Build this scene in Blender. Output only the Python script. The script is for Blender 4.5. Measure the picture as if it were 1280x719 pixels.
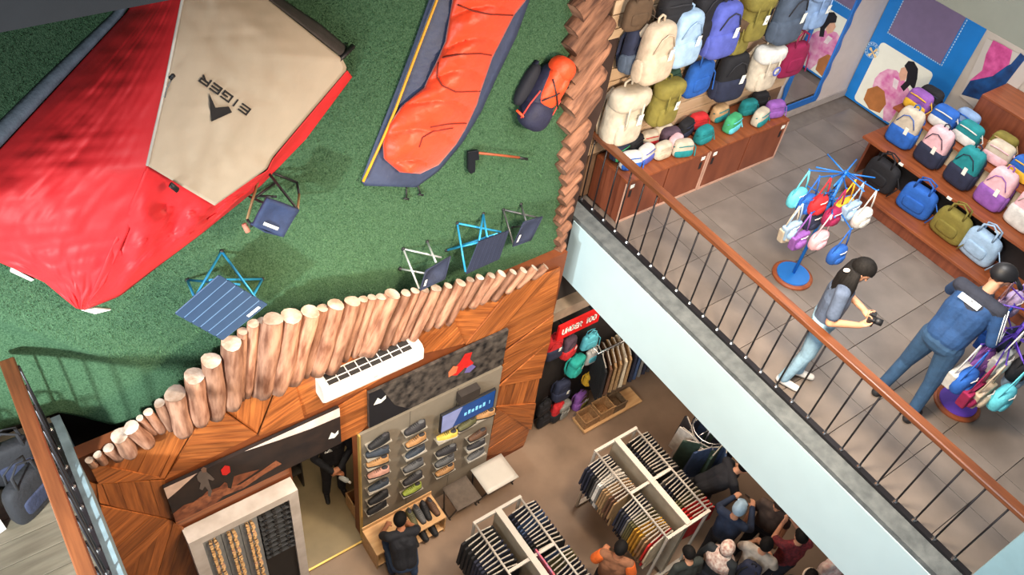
import bpy, bmesh, math, random
import numpy as np
from mathutils import Vector, Matrix, Euler
random.seed(7)
for _o in list(bpy.data.objects): bpy.data.objects.remove(_o)
scene = bpy.context.scene
COL = scene.collection

# ------------------------------------------------------------------ camera
# world: x along the wooden wall, y away into it, z up, ground floor z = 0
CZ = 10.66
FPX = 1047.84
CM = np.array([[0.81528963, -0.56731981, 0.11597867],      # right
               [-0.35087832, -0.64334651, -0.68043344],    # down
               [0.46063785, 0.51405592, -0.72357396]])     # forward
cam_d = bpy.data.cameras.new('camera')
cam = bpy.data.objects.new('camera', cam_d); COL.objects.link(cam)
cam_d.sensor_width = 36.0; cam_d.lens = FPX / 1280 * 36
_r = Matrix(((CM[0][0], -CM[1][0], -CM[2][0]), (CM[0][1], -CM[1][1], -CM[2][1]), (CM[0][2], -CM[1][2], -CM[2][2])))
cam.matrix_world = Matrix.Translation((0, 0, CZ)) @ _r.to_4x4()
cam_d.clip_start = 0.05
scene.camera = cam

# ------------------------------------------------------------------ world + light
vs = scene.view_settings
vs.view_transform = 'Standard'; vs.look = 'None'; vs.gamma = 1.0; vs.use_curve_mapping = False
vs.exposure = 0.20
w = bpy.data.worlds.new('hall_ambient'); scene.world = w; w.use_nodes = True
w.node_tree.nodes['Background'].inputs[0].default_value = (0.90, 0.95, 1.0, 1)
w.node_tree.nodes['Background'].inputs[1].default_value = 0.17

def lamp(name, typ, loc, target, power, color=(1, 1, 1), size=1.0, sy=None, spot=60, blend=.5):
    d = bpy.data.lights.new(name, typ); d.energy = power; d.color = color
    if typ == 'AREA':
        d.size = size
        if sy: d.shape = 'RECTANGLE'; d.size_y = sy
    else:
        d.shadow_soft_size = size
    if typ == 'SPOT': d.spot_size = math.radians(spot); d.spot_blend = blend
    o = bpy.data.objects.new(name, d); COL.objects.link(o); o.location = loc
    o.rotation_euler = (Vector(target) - Vector(loc)).to_track_quat('-Z', 'Y').to_euler()
    return o
lamp('atrium_skylight', 'AREA', (3.6, 2.3, 14.2), (3.6, 2.1, 3), 420, (.93, .97, 1.0), 3.6, 2.0)
lamp('balcony_spotlight', 'SPOT', (-2.3, 2.3, 6.2), (1.2, 5.1, 4.7), 1500, (.92, 1.0, .98), .10, spot=72, blend=1.0)
lamp('added_side_fill', 'AREA', (-3.4, 0.0, 6.6), (4.6, 2.6, 3.8), 330, (.90, .97, 1.0), 2.2, 2.2)  # unseen broad lamp, added to brighten the fascia from the left
lamp('added_bulkhead_fill', 'AREA', (9.6, 3.2, 6.85), (9.4, 3.2, 4), 42, (1, .96, .92), 1.4, 3.4)  # unseen lamp, added to light the area the bulkhead shades
lamp('mezzanine_track_light', 'AREA', (6.2, 2.2, 8.6), (7.6, 3.8, 4.6), 120, (1, .95, .90), .9, 1.8)
lamp('shop_track_light', 'AREA', (4.3, 1.8, 7.4), (3.6, 4.2, 0.2), 300, (1, .80, .58), .7, .7)
lamp('shop_wall_washer', 'AREA', (1.9, 2.9, 5.2), (2.2, 4.8, 1.6), 80, (1, .76, .50), .5, 2.4)
lamp('under_balcony_light', 'AREA', (6.6, 3.4, 3.25), (6.6, 3.6, 0), 62, (1, .80, .62), 1.0, 2.6)
lamp('stock_room_light', 'AREA', (2.0, 5.6, 2.7), (2.0, 5.5, 0), 16, (1, .85, .62), .6, .6)

# ------------------------------------------------------------------ pixel -> place
def ray(u, v):
    a, b = (u - 640) / FPX, (v - 359.5) / FPX
    return Vector((CM[0][0]*a + CM[1][0]*b + CM[2][0], CM[0][1]*a + CM[1][1]*b + CM[2][1], CM[0][2]*a + CM[1][2]*b + CM[2][2]))
EYE = Vector((0, 0, CZ))
def gz(u, v, z): r = ray(u, v); return EYE + r * ((z - CZ) / r.z)      # on a level plane
def wy(u, v, y): r = ray(u, v); return EYE + r * (y / r.y)              # on a wall y = const
def wx(u, v, x): r = ray(u, v); return EYE + r * (x / r.x)
TP0 = Vector((0, 4.9, 3.88)); TN = Vector((0, -.9867, .1628)); TU = Vector((0, .1628, .9867))
def tp(u, v, d=0.0):                                                     # on the leaning turf wall, d proud of it
    r = ray(u, v); return EYE + r * (((TP0 + TN*d - EYE).dot(TN)) / r.dot(TN))

# ------------------------------------------------------------------ materials
def lin(c): return tuple(((x/255)/12.92 if x/255 <= .04045 else ((x/255+.055)/1.055)**2.4) for x in c)
MATS = {}
def mat(key, rgb=(128, 128, 128), rough=.6, metal=0.0, var=.12, vs=9.0, bump=0.0, bs=60.0, kind='plain', rgb2=None, sheen=0.0, stretch=(1, 1, 1), emit=0.0, coat=0.0, rnd=0.0, alpha=1.0, spec=None):
    if key in MATS: return MATS[key]
    m = bpy.data.materials.new(key); m.use_nodes = True; MATS[key] = m
    nt = m.node_tree; N = nt.nodes; L = nt.links; b = N['Principled BSDF']
    c = lin(rgb); b.inputs['Roughness'].default_value = rough; b.inputs['Metallic'].default_value = metal
    if spec is not None: b.inputs['Specular IOR Level'].default_value = spec
    if coat: b.inputs['Coat Weight'].default_value = coat; b.inputs['Coat Roughness'].default_value = .2
    if sheen: b.inputs['Sheen Weight'].default_value = sheen
    tc = N.new('ShaderNodeTexCoord'); mp = N.new('ShaderNodeMapping'); mp.inputs['Scale'].default_value = stretch
    L.new(tc.outputs['Object'], mp.inputs[0]); vec = mp.outputs[0]
    if rnd:
        oi = N.new('ShaderNodeObjectInfo'); sc = N.new('ShaderNodeVectorMath'); sc.operation = 'SCALE'
        cx = N.new('ShaderNodeCombineXYZ'); L.new(oi.outputs['Random'], cx.inputs[0]); L.new(oi.outputs['Random'], cx.inputs[1])
        L.new(cx.outputs[0], sc.inputs[0]); sc.inputs['Scale'].default_value = 37.0
        ad = N.new('ShaderNodeVectorMath'); L.new(vec, ad.inputs[0]); L.new(sc.outputs[0], ad.inputs[1]); vec = ad.outputs[0]
    no = N.new('ShaderNodeTexNoise'); no.inputs['Scale'].default_value = vs; no.inputs['Detail'].default_value = 5
    L.new(vec, no.inputs['Vector'])
    rp = N.new('ShaderNodeValToRGB'); L.new(no.outputs['Fac'], rp.inputs[0])
    c2 = lin(rgb2) if rgb2 else None
    e = rp.color_ramp.elements
    if kind == 'wood':
        e[0].position = .3; e[1].position = .72
    else:
        e[0].position = .32; e[1].position = .68
    e[0].color = tuple(c2 if c2 else [x*(1-var) for x in c]) + (1,)
    e[1].color = tuple(c if c2 else [min(1, x*(1+var)) for x in c]) + (1,)
    out = rp.outputs[0]
    if rnd:
        hs = N.new('ShaderNodeHueSaturation'); L.new(out, hs.inputs['Color'])
        mr = N.new('ShaderNodeMapRange'); L.new(oi.outputs['Random'], mr.inputs[0]); mr.inputs[3].default_value = 1-rnd; mr.inputs[4].default_value = 1+rnd
        L.new(mr.outputs[0], hs.inputs['Value']); out = hs.outputs[0]
    L.new(out, b.inputs['Base Color'])
    if bump:
        n2 = N.new('ShaderNodeTexNoise'); n2.inputs['Scale'].default_value = bs; n2.inputs['Detail'].default_value = 3; L.new(vec, n2.inputs['Vector'])
        bp = N.new('ShaderNodeBump'); bp.inputs['Strength'].default_value = bump; bp.inputs['Distance'].default_value = .02
        L.new(n2.outputs['Fac'], bp.inputs['Height']); L.new(bp.outputs[0], b.inputs['Normal'])
    if emit: b.inputs['Emission Color'].default_value = c + (1,); b.inputs['Emission Strength'].default_value = emit
    if alpha < 1: b.inputs['Alpha'].default_value = alpha
    return m
def cloth(rgb, key=None, rough=.85, **k):
    key = key or 'fabric_%d_%d_%d' % rgb
    return mat(key, rgb, rough, var=k.pop('var', .16), vs=k.pop('vs', 14), bump=k.pop('bump', .25), bs=k.pop('bs', 45), **k)

turf_m = mat('artificial_turf', (88, 122, 92), .95, rgb2=(52, 84, 60), vs=75, bump=1.0, bs=150, spec=.15)
wood_wall = mat('wall_plank_wood', (190, 112, 56), .42, kind='wood', rgb2=(124, 66, 32), vs=2.2, stretch=(1, 14, 14), bump=.05, bs=8, rnd=.28, spec=.5)
log_bark = mat('peeled_log_wood', (176, 132, 108), .8, rgb2=(104, 62, 42), vs=5.0, stretch=(3.5, 3.5, .7), bump=.5, bs=9, rnd=.22)
log_cut = mat('log_cut_end', (216, 200, 186), .85, rgb2=(158, 132, 112), vs=7, bump=.3, bs=40, rnd=.2)
rail_wood = mat('handrail_wood', (124, 72, 42), .4, kind='wood', rgb2=(90, 50, 30), vs=3, stretch=(10, .7, 10), coat=.4)
cab_wood = mat('cabinet_walnut', (132, 72, 48), .45, kind='wood', rgb2=(104, 52, 34), vs=3, stretch=(2, 8, .6))
shelf_wood = mat('shelf_walnut', (150, 82, 46), .42, kind='wood', rgb2=(118, 60, 34), vs=3, stretch=(8, .7, 2))
pale_wood = mat('pale_plywood', (214, 172, 122), .5, kind='wood', rgb2=(192, 146, 98), vs=3, stretch=(1, 8, 8))
edge_pale = mat('cabinet_pale_edge', (190, 150, 132), .5)
dark_metal = mat('dark_steel', (52, 50, 54), .4, .7, var=.08)
black_pl = mat('black_plastic', (24, 24, 28), .5)
white_pl = mat('white_plastic', (236, 228, 222), .4, var=.03)
white_metal = mat('white_powder_steel', (184, 176, 166), .4, .1, var=.05)
chrome = mat('brushed_steel', (190, 190, 192), .25, 1.0, var=.05)
slab_m = mat('polished_concrete', (150, 126, 106), .38, rgb2=(112, 92, 76), vs=1.1, bump=.03, bs=20)
tile_m = mat('grey_floor_tile', (128, 118, 111), .42, rgb2=(106, 97, 91), vs=2.2, rnd=.05, bump=.02, bs=20)
grout_m = mat('tile_grout', (112, 103, 97), .9)
fascia_m = mat('pale_blue_paint', (198, 226, 236), .6, var=.02, vs=3)
conc_m = mat('ledge_concrete', (112, 118, 120), .85, rgb2=(84, 90, 93), vs=9, bump=.3, bs=50)
grey_wall = mat('grey_paint', (112, 115, 106), .7, var=.03)
dark_wall = mat('dark_wall_and_void', (38, 34, 34), .8)
blue_print = mat('blue_vinyl_print', (14, 122, 206), .5, var=.08, vs=3)
white_print = mat('white_vinyl_print', (238, 240, 232), .5, var=.02)
mirror_m = mat('mirror_glass', (235, 238, 240), .02, 1.0, var=.0)
gold_m = mat('brass_edge', (222, 190, 110), .35, .6, var=.05)
skin_m = mat('skin', (196, 142, 112), .6, var=.06)
skin_d = mat('skin_tan', (176, 116, 84), .6, var=.06)
hair_m = mat('black_hair', (16, 14, 14), .75, spec=.2, var=.3, vs=40, stretch=(1, 1, .2), bump=.3, bs=60)

# ------------------------------------------------------------------ mesh building
class MB:
    def __init__(s): s.v = []; s.f = []; s.mi = []; s.cur = 0
    def add(s, V, F, T=None):
        o = len(s.v); s.v += [tuple(T @ Vector(p)) if T is not None else tuple(p) for p in V]
        s.f += [tuple(i + o for i in q) for q in F]; s.mi += [s.cur]*len(F); return s
    def box(s, x0, x1, y0, y1, z0, z1, T=None):
        V = [(x, y, z) for z in (z0, z1) for y in (y0, y1) for x in (x0, x1)]
        return s.add(V, [(0, 2, 3, 1), (4, 5, 7, 6), (0, 1, 5, 4), (2, 6, 7, 3), (0, 4, 6, 2), (1, 3, 7, 5)], T)
    def sph(s, c, r, e=1.0, e2=None, nu=16, nv=9, T=None, taper=0.0):      # (super)ellipsoid
        e2 = e if e2 is None else e2
        def pw(x, p): return math.copysign(abs(x)**p, x)
        V = [(c[0], c[1], c[2]-r[2])]; F = []
        for j in range(1, nv):
            b = -math.pi/2 + math.pi*j/nv; cz, sz = pw(math.cos(b), e), pw(math.sin(b), e)
            k = 1 - taper*(sz+1)/2
            for i in range(nu):
                a = 2*math.pi*i/nu
                V.append((c[0]+r[0]*k*cz*pw(math.cos(a), e2), c[1]+r[1]*k*cz*pw(math.sin(a), e2), c[2]+r[2]*sz))
        V.append((c[0], c[1], c[2]+r[2])); n = len(V)-1
        for i in range(nu):
            k = (i+1) % nu
            F.append((0, 1+k, 1+i)); F.append((n, n-nu+i, n-nu+k))
            for j in range(nv-2):
                a = 1+j*nu; F.append((a+i, a+k, a+nu+k, a+nu+i))
        return s.add(V, F, T)
    def tube(s, P, r, n=7, T=None, caps=True, flat=1.0):
        P = [Vector(p) for p in P]; m = len(P); R = r if isinstance(r, (list, tuple)) else [r]*m
        V = []; F = []; ref = None
        for i, p in enumerate(P):
            t = (P[min(i+1, m-1)] - P[max(i-1, 0)])
            t = t.normalized() if t.length > 1e-9 else Vector((0, 0, 1))
            if ref is None:
                ref = Vector((0, 0, 1)) if abs(t.z) < .9 else Vector((1, 0, 0))
            a = (ref - t*ref.dot(t)); a = a.normalized() if a.length > 1e-6 else t.orthogonal().normalized(); b = t.cross(a); ref = a
            for k in range(n):
                q = 2*math.pi*k/n; V.append(p + a*(R[i]*math.cos(q)) + b*(R[i]*flat*math.sin(q)))
        for i in range(m-1):
            for k in range(n):
                F.append((i*n+k, i*n+(k+1) % n, (i+1)*n+(k+1) % n, (i+1)*n+k))
        if caps: F.append(tuple(range(n-1, -1, -1))); F.append(tuple(range((m-1)*n, m*n)))
        return s.add(V, F, T)
    def lathe(s, prof, n=20, T=None):
        V = []; F = []; m = len(prof)
        for r, z in prof:
            for k in range(n): q = 2*math.pi*k/n; V.append((r*math.cos(q), r*math.sin(q), z))
        for i in range(m-1):
            for k in range(n): F.append((i*n+k, i*n+(k+1) % n, (i+1)*n+(k+1) % n, (i+1)*n+k))
        F.append(tuple(range(n-1, -1, -1))); F.append(tuple(range((m-1)*n, m*n)))
        return s.add(V, F, T)
    def prism(s, pts, off):                                               # 3-D polygon extruded by a vector
        pts = [Vector(p) for p in pts]; off = Vector(off); n = len(pts)
        nr = Vector((0, 0, 0))
        for i in range(n): nr += pts[i].cross(pts[(i+1) % n])
        if nr.dot(off) > 0: pts = pts[::-1]
        V = pts + [p + off for p in pts]
        F = [tuple(range(n)), tuple(range(2*n-1, n-1, -1))] + [((i+1) % n, i, n+i, n+(i+1) % n) for i in range(n)]
        return s.add(V, F)
    def grid(s, G, wrap=False):
        m, n = len(G), len(G[0]); V = [p for row in G for p in row]; F = []
        for i in range(m-1):
            for j in range(n if wrap else n-1): F.append((i*n+j, i*n+(j+1) % n, (i+1)*n+(j+1) % n, (i+1)*n+j))
        return s.add(V, F)
    def build(s, name, mats, parent=None, smooth=False, world=False, bevel=0, sub=0, solid=0, label=None):
        me = bpy.data.meshes.new(name)
        if world and parent is not None:
            I = Matrix.LocRotScale(parent.location, parent.rotation_euler, None).inverted(); s.v = [tuple(I @ Vector(p)) for p in s.v]
        elif world == 'origin':
            pass
        me.from_pydata(s.v, [], s.f)
        for m in (mats if isinstance(mats, (list, tuple)) else [mats]): me.materials.append(m)
        if any(s.mi): me.polygons.foreach_set('material_index', s.mi)
        if smooth: me.polygons.foreach_set('use_smooth', [True]*len(me.polygons))
        me.update()
        o = bpy.data.objects.new(name, me); COL.objects.link(o)
        if parent is not None: o.parent = parent
        if solid: q = o.modifiers.new('thickness', 'SOLIDIFY'); q.thickness = solid; q.offset = 0
        if bevel: q = o.modifiers.new('bevel', 'BEVEL'); q.width = bevel; q.segments = 2; q.limit_method = 'ANGLE'
        if sub: q = o.modifiers.new('subdivision', 'SUBSURF'); q.levels = sub; q.render_levels = sub
        if label: o['label'] = label
        return o
def tag(o, label, cat, group=None):
    o['label'] = label; o['category'] = cat
    if group: o['group'] = group
    return o
def struct(o): o['kind'] = 'structure'; return o
def thing(name, label, cat, loc=(0, 0, 0), rz=0.0, group=None, rot=None):
    o = bpy.data.objects.new(name, None); COL.objects.link(o); o.empty_display_size = .05
    o.location = loc; o.rotation_euler = rot if rot is not None else (0, 0, rz)
    return tag(o, label, cat, group)
def dup(rt, loc, rot, label=None, mm=None, scale=None):                  # copy of a thing with its parts and sub-parts
    def cp(o, par):
        c = o.copy(); COL.objects.link(c); c.parent = par
        if mm and o.type == 'MESH':
            for i, sl in enumerate(c.material_slots):
                if sl.material and sl.material.name in mm:
                    nm_ = mm[sl.material.name]; sl.link = 'OBJECT'; sl.material = nm_
        for ch in list(o.children): cp(ch, c)
        return c
    c = cp(rt, None); c.location = loc; c.rotation_euler = rot if not isinstance(rot, (int, float)) else (0, 0, rot)
    if label: c['label'] = label
    if scale: c.scale = (scale,)*3 if isinstance(scale, (int, float)) else scale
    return c
def purge(rt):
    for ch in list(rt.children): purge(ch)
    bpy.data.objects.remove(rt)
def frame(z, x=None):                                                    # rotation whose local z looks along z
    z = Vector(z).normalized(); x = Vector(x) if x is not None else Vector((1, 0, 0))
    x = (x - z*x.dot(z)).normalized(); y = z.cross(x)
    return Matrix((x, y, z)).transposed().to_euler()
def T4(loc, rot=(0, 0, 0)): return Matrix.LocRotScale(Vector(loc), Euler(rot), None)
# ================================================================== SETTING
MZ = 4.26
def sbox(name, x0, x1, y0, y1, z0, z1, m, parent=None, bevel=0):
    o = MB().box(x0, x1, y0, y1, z0, z1).build(name, m, parent, bevel=bevel)
    return struct(o) if parent is None else o
sbox('floor_lower', -6, 12, -3, 9, -.1, 0, slab_m)
# upper floor on the right: slab, tiles, fascia, ledge
fl = sbox('floor_upper', 5.39, 11, -1.6, 5.45, 3.33, 4.235, grout_m)
tb = MB().box(-.297, .297, -.297, .297, 0, .025); t0 = None
for i in range(9):
    for j in range(11):
        x, y = 5.92 + .6*i, -1.2 + .6*j
        if y + .3 > 5.46 or x + .3 > 11: continue
        if t0 is None: t0 = tb.build('tile', tile_m, fl, bevel=.003); o = t0
        else: o = t0.copy(); COL.objects.link(o)
        o.location = (x, y, 4.235)
sbox('fascia_panel', 5.36, 5.389, -1.6, 5.12, 3.30, 4.20, fascia_m)
sbox('trim_1', 5.37, 5.62, -1.6, 5.4, 4.205, 4.262, conc_m)
# end pier of the railing
sbox('wall_pier', 5.52, 5.76, -.36, -.13, 4.262, 5.30, mat('pier_paint', (150, 190, 205), .6, var=.04))
sbox('trim_2', 5.52, 5.76, -.62, -.37, 4.262, 5.34, rail_wood)
# slatted wall behind the bags
sw = sbox('wall_slatted', 5.5, 8.92, 5.37, 5.45, 4.262, 8.6, mat('slat_groove', (120, 92, 70), .8))
slat_m = mat('slat_board', (206, 178, 148), .55, kind='wood', rgb2=(188, 158, 126), vs=3, stretch=(.6, 6, 6), rnd=.05)
s0 = None
for k in range(22):
    if s0 is None: s0 = MB().box(-1.71, 1.71, -.02, 0, -.0735, .0735).build('slat', slat_m, sw, bevel=.004); o = s0
    else: o = s0.copy(); COL.objects.link(o)
    o.location = (7.21, 5.37, 4.98 + .16*k)
sbox('wall_back_upper', 8.92, 10.75, 5.37, 5.45, 4.262, 8.6, mat('pinkish_paint', (206, 196, 192), .7, var=.03))
sbox('wall_side_upper', 10.62, 10.75, -1.6, 5.37, 4.262, 8.6, mat('greige_paint', (190, 182, 172), .7, var=.03))
sbox('baseboard_back', 8.92, 10.62, 5.35, 5.37, 4.262, 4.37, mat('grey_skirting', (170, 162, 158), .6))
sbox('ceiling_bulkhead', 8.6, 11, -1.6, 5.36, 6.92, 9.2, grey_wall)
# left upper floor
fl2 = sbox('floor_left', -3.2, -.262, 1.2, 5.20, 3.6, 4.235, grout_m)
plank_m = mat('floor_plank', (112, 104, 90), .5, kind='wood', rgb2=(86, 78, 66), vs=2.5, stretch=(1, 9, 9), rnd=.12)
p0 = None
for j in range(20):
    for i in range(3):
        if p0 is None: p0 = MB().box(-.488, .488, -.098, .098, 0, .027).build('plank', plank_m, fl2, bevel=.003); o = p0
        else: o = p0.copy(); COL.objects.link(o)
        o.location = (-.80 - .98*i - (.0 if j % 2 else .0), 1.32 + .2*j, 4.235)
sbox('trim_3', -.31, -.235, 1.2, 5.20, 3.6, 4.262, mat('ledge_grey_blue', (126, 148, 158), .7, rgb2=(98, 116, 124), vs=8))
sbox('wall_void_backing', -3.2, .75, 5.32, 5.42, 0, 4.62, dark_wall)  # dark backing put in for the shaded void below the turf edge
# lower back wall under the upper floor
sbox('wall_back_lower', 5.1, 10.8, 5.12, 5.25, 0, 3.33, dark_wall)
sbox('trim_4', 5.12, 6.75, 4.95, 5.12, 2.62, 2.80, mat('beam_beige', (150, 134, 116), .7))
# room behind the doorway
sbox('wall_room_back', .6, 3.6, 6.9, 7.0, 0, 3.0, mat('room_wall', (120, 104, 82), .8))
sbox('wall_room_left', .9, 1.0, 4.96, 6.9, 0, 3.0, mat('room_wall', (120, 104, 82), .8))
sbox('wall_room_right', 3.2, 3.3, 4.96, 6.9, 0, 3.0, mat('room_wall', (120, 104, 82), .8))
sbox('ceiling_room', .9, 3.3, 4.96, 6.9, 2.9, 3.0, grey_wall)
o = MB().box(1.0, 3.2, 4.72, 6.9, .001, .012).build('floor_room', mat('room_lino', (146, 130, 100), .4, rgb2=(122, 108, 82), vs=2)); struct(o)
sbox('trim_5', 1.56, 2.37, 4.695, 4.72, .012, .03, gold_m)
# beam in front of the turf top
sbox('ceiling_beam', -3.2, 5.3, 4.45, 6.6, 8.185, 8.6, mat('charcoal_beam', (54, 56, 60), .6, var=.05))

# ---- wooden wall: facets of planks
wall = MB()
wall.box(-.235, 1.56, 4.81, 4.94, 0, 4.1).box(2.36, 5.06, 4.81, 4.94, 0, 4.1).box(1.56, 2.36, 4.81, 4.94, 2.53, 4.1)
wall = struct(wall.build('wall_wood', mat('wall_wood_base', (120, 62, 30), .6)))
def clip(poly, n, c):
    out = []
    for i in range(len(poly)):
        a, b = poly[i], poly[(i+1) % len(poly)]
        da, db = a[0]*n[0]+a[1]*n[1]-c, b[0]*n[0]+b[1]*n[1]-c
        if da <= 0: out.append(a)
        if da*db < 0: t = da/(da-db); out.append((a[0]+(b[0]-a[0])*t, a[1]+(b[1]-a[1])*t))
    return out
def facet(px, ang, yo=0.0, tilt=(0, 0), wdt=.125, raw=False):
    pts = px if raw else [(wy(u, v, 4.8).x, wy(u, v, 4.8).z) for u, v in px]
    cx = sum(p[0] for p in pts)/len(pts); cz = sum(p[1] for p in pts)/len(pts)
    pts = [(x-cx, z-cz) for x, z in pts]
    pn = MB().prism([(x, .012, z) for x, z in pts], (0, -.004, 0)).build('panel', MATS['wall_wood_base'], wall)
    pn.location = (cx, 4.797-yo, cz); pn.rotation_euler = (tilt[0], 0, tilt[1])
    a = math.radians(ang); d = (math.cos(a), math.sin(a)); n = (-d[1], d[0])
    q = [(x*d[0]+z*d[1], x*n[0]+z*n[1]) for x, z in pts]
    lo, hi = min(p[1] for p in q), max(p[1] for p in q); k = lo
    while k < hi:
        c = clip(clip(q, (0, 1), k+wdt-.003), (0, -1), -k)
        if len(c) > 2 and max(p[0] for p in c)-min(p[0] for p in c) > .02:
            th = random.uniform(.014, .022)
            o = MB().prism([(x, 0, z) for x, z in c], (0, -th, 0)).build('plank', wood_wall, pn)
            o.location = (0, .008, 0); o.rotation_euler = (0, -a, 0)
        k += wdt
A = math.degrees
facet([(108, 574), (205, 597), (122, 602)], 12, .02, (.05, 0))
facet([(108, 574), (160, 548), (228, 520), (262, 500), (205, 597)], 60, .0, (0, .02))
facet([(205, 598), (262, 500), (320, 541), (205, 598.5)], -35, .02, (.04, 0))
facet([(120, 603), (205, 599), (213, 647), (124, 627)], 88, .01)
facet([(124, 628), (212, 648), (150, 719), (133, 680)], 30, .03, (0, .03))
facet([(212, 649), (229, 659), (252, 740), (150, 719)], 70, .0, (0, -.03))
facet([(150, 720), (252, 741), (270, 800), (160, 790)], 0, .02)
facet([(122, 604), (124, 628), (133, 680), (150, 719), (160, 790), (88, 790), (88, 700), (100, 600)], 60, .0)
facet([(263, 499), (345, 478), (321, 541)], 80, .0, (0, -.03))
facet([(322, 541), (346, 478), (366, 474), (378, 519)], 20, .03)
facet([(366, 474), (398, 455), (403, 508), (379, 519)], 8, .01, (.04, 0))
facet([(398, 455), (458, 425), (530, 440), (457, 484), (403, 508)], 30, .0)
facet([(421, 508), (457, 486), (458, 530), (448, 540), (421, 553)], 2, .01, wdt=.16)
facet([(458, 425), (560, 385), (580, 428), (530, 440)], 40, .02, (.03, 0))
facet([(560, 385), (640, 355), (640, 400), (580, 428)], -30, .0)
facet([(640, 355), (699, 333), (625, 412), (581, 429)], 50, .02, (.04, .02))
facet([(699, 333), (697, 352), (690, 392), (626, 440), (625, 412)], 8, .0, (0, -.03))
facet([(690, 392), (685, 425), (628, 452), (626, 440)], 0, .03)
facet([(685, 425), (622, 480), (628, 452)], 16, .01, (.05, 0))
facet([(685, 425), (674, 470), (622, 480)], -25, .03)
facet([(674, 470), (668, 502), (617, 506), (622, 480)], 86, .01, (0, .03))
facet([(668, 502), (662, 535), (617, 506)], -40, .03)
facet([(662, 535), (654, 562), (609, 570), (617, 506)], 14, .0, (.05, 0))
facet([(.30, 2.36), (1.53, 2.36), (1.53, 2.53), (.30, 2.53)], 0, .0, raw=True, wdt=.09)

# ---- turf wall
def zb(x):
    P = [(-1.7, 4.40), (-.24, 4.34), (.13, 3.98), (.35, 3.9), (5.03, 3.78)]
    for (a, b), (c, d) in zip(P, P[1:]):
        if x <= c: return b+(d-b)*max(0, (x-a)/(c-a))
    return 3.78
ca, cb = tp(5, 404), tp(165, 458)
NX, NZ = 120, 90; G = []
for j in range(NZ+1):
    row = []
    for i in range(NX+1):
        x = -1.7 + 6.73*i/NX; z0 = zb(x); z = z0 + (8.17-z0)*j/NZ
        d = .012*math.sin(1.7*x+.8*z)*math.sin(1.1*z+.4)
        if x < 1.6:
            cl = ca.z+(cb.z-ca.z)*(x-ca.x)/(cb.x-ca.x)
            k = max(0, min(1, (cl-z)/.07)); f = max(0, min(1, (1.5-x)/1.0))
            d -= .05*k*f + .20*max(0, min(1, (.7-x)/.8))*max(0, min(1, (cl-z)/1.1)) + .02*f*k*math.sin(7*x+3*z)
        p = TP0 + TU*((z-3.88)/.9867) + TN*d; row.append((x, p.y, p.z))
    G.append(row)
turf = struct(MB().grid(G).build('wall_turf', turf_m, smooth=True, solid=.02))
# short fibres standing on the turf (nobody could count them)
fb = MB(); rg = random.Random(3); V = []; F = []
for k in range(52000):
    x = rg.uniform(-1.0, 5.0); z = rg.uniform(zb(x)+.02, 8.0)
    i = min(NX-1, int((x+1.7)/6.73*NX)); j = min(NZ-1, int((z-zb(x))/(8.17-zb(x))*NZ))
    b = Vector(G[j][i]); b2 = Vector((x, b.y + .165*(z-b.z), z)) + TN*.008
    a = rg.uniform(0, 6.28); h = rg.uniform(.014, .026); wv = .004
    e = Vector((math.cos(a), 0, math.sin(a)))
    o_ = len(V); V += [b2 - e*wv, b2 + e*wv, b2 + TN*h + Vector((rg.uniform(-.015, .015), 0, rg.uniform(-.022, .01)))]; F.append((o_, o_+1, o_+2))
fb.add(V, F); fo = fb.build('turf_fibres', mat('turf_fibre', (92, 130, 92), .8, rgb2=(50, 88, 58), vs=30, spec=.2), turf); fo['kind'] = 'stuff'

# ================================================================== LOG BORDER
pal = thing('log_palisade', 'row of peeled upright logs under the turf edge above the wooden wall', 'log border', (2.4, 4.72, 3.9))
dark_bark = mat('rough_log_wood', (160, 112, 86), .85, rgb2=(78, 48, 36), vs=5.0, stretch=(3.5, 3.5, .7), bump=.6, bs=9, rnd=.25)
dark_cut = mat('rough_log_end', (150, 112, 90), .85, rgb2=(92, 62, 48), vs=7, bump=.3, bs=40, rnd=.25)
def log(par, a, b, r, seed, bark=None):
    rg = random.Random(seed); a, b = Vector(a), Vector(b); L = (b-a).length; n = 12
    prof = []; G = []
    z = (b-a).normalized(); x = z.orthogonal().normalized(); y = z.cross(x)
    ph = [rg.uniform(0, 6) for _ in range(4)]
    for i in range(9):
        t = i/8; row = []
        for k in range(n):
            q = 2*math.pi*k/n; rr = r*(1+.05*math.sin(2*q+ph[0]+t*2)+.05*math.sin(3*q+ph[1]-t*5)+.04*math.sin(9*t+ph[2]))
            if i == 8: rr *= .8
            if i == 0: rr *= .95
            c = Vector((.02*math.sin(t*4+ph[3])*r*8, .015*math.sin(t*3+ph[2])*r*8, 0))
            row.append((rr*math.cos(q)+c.x*.5, rr*math.sin(q)+c.y*.5, t*L))
        G.append(row)
    m = MB().grid(G, wrap=True); m.f.append(tuple(range(8*n, 9*n))); m.mi.append(0)
    o = m.build('log', bark or log_bark, par, smooth=True)
    I = Matrix.LocRotScale(par.location, par.rotation_euler, None).inverted()
    W = Matrix((x, y, z)).transposed().to_4x4(); W.translation = a
    o.matrix_local = I @ W
    c = MB(); row = [Vector(p) for p in G[0]]
    c.add([Vector((row[0].x*0, 0, -.006))] + [p + Vector((0, 0, -.003)) for p in row], [(0, k+2 if k < n-1 else 1, k+1) for k in range(n)])
    c.build('cut_end', dark_cut if bark else log_cut, o, smooth=False)
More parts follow.
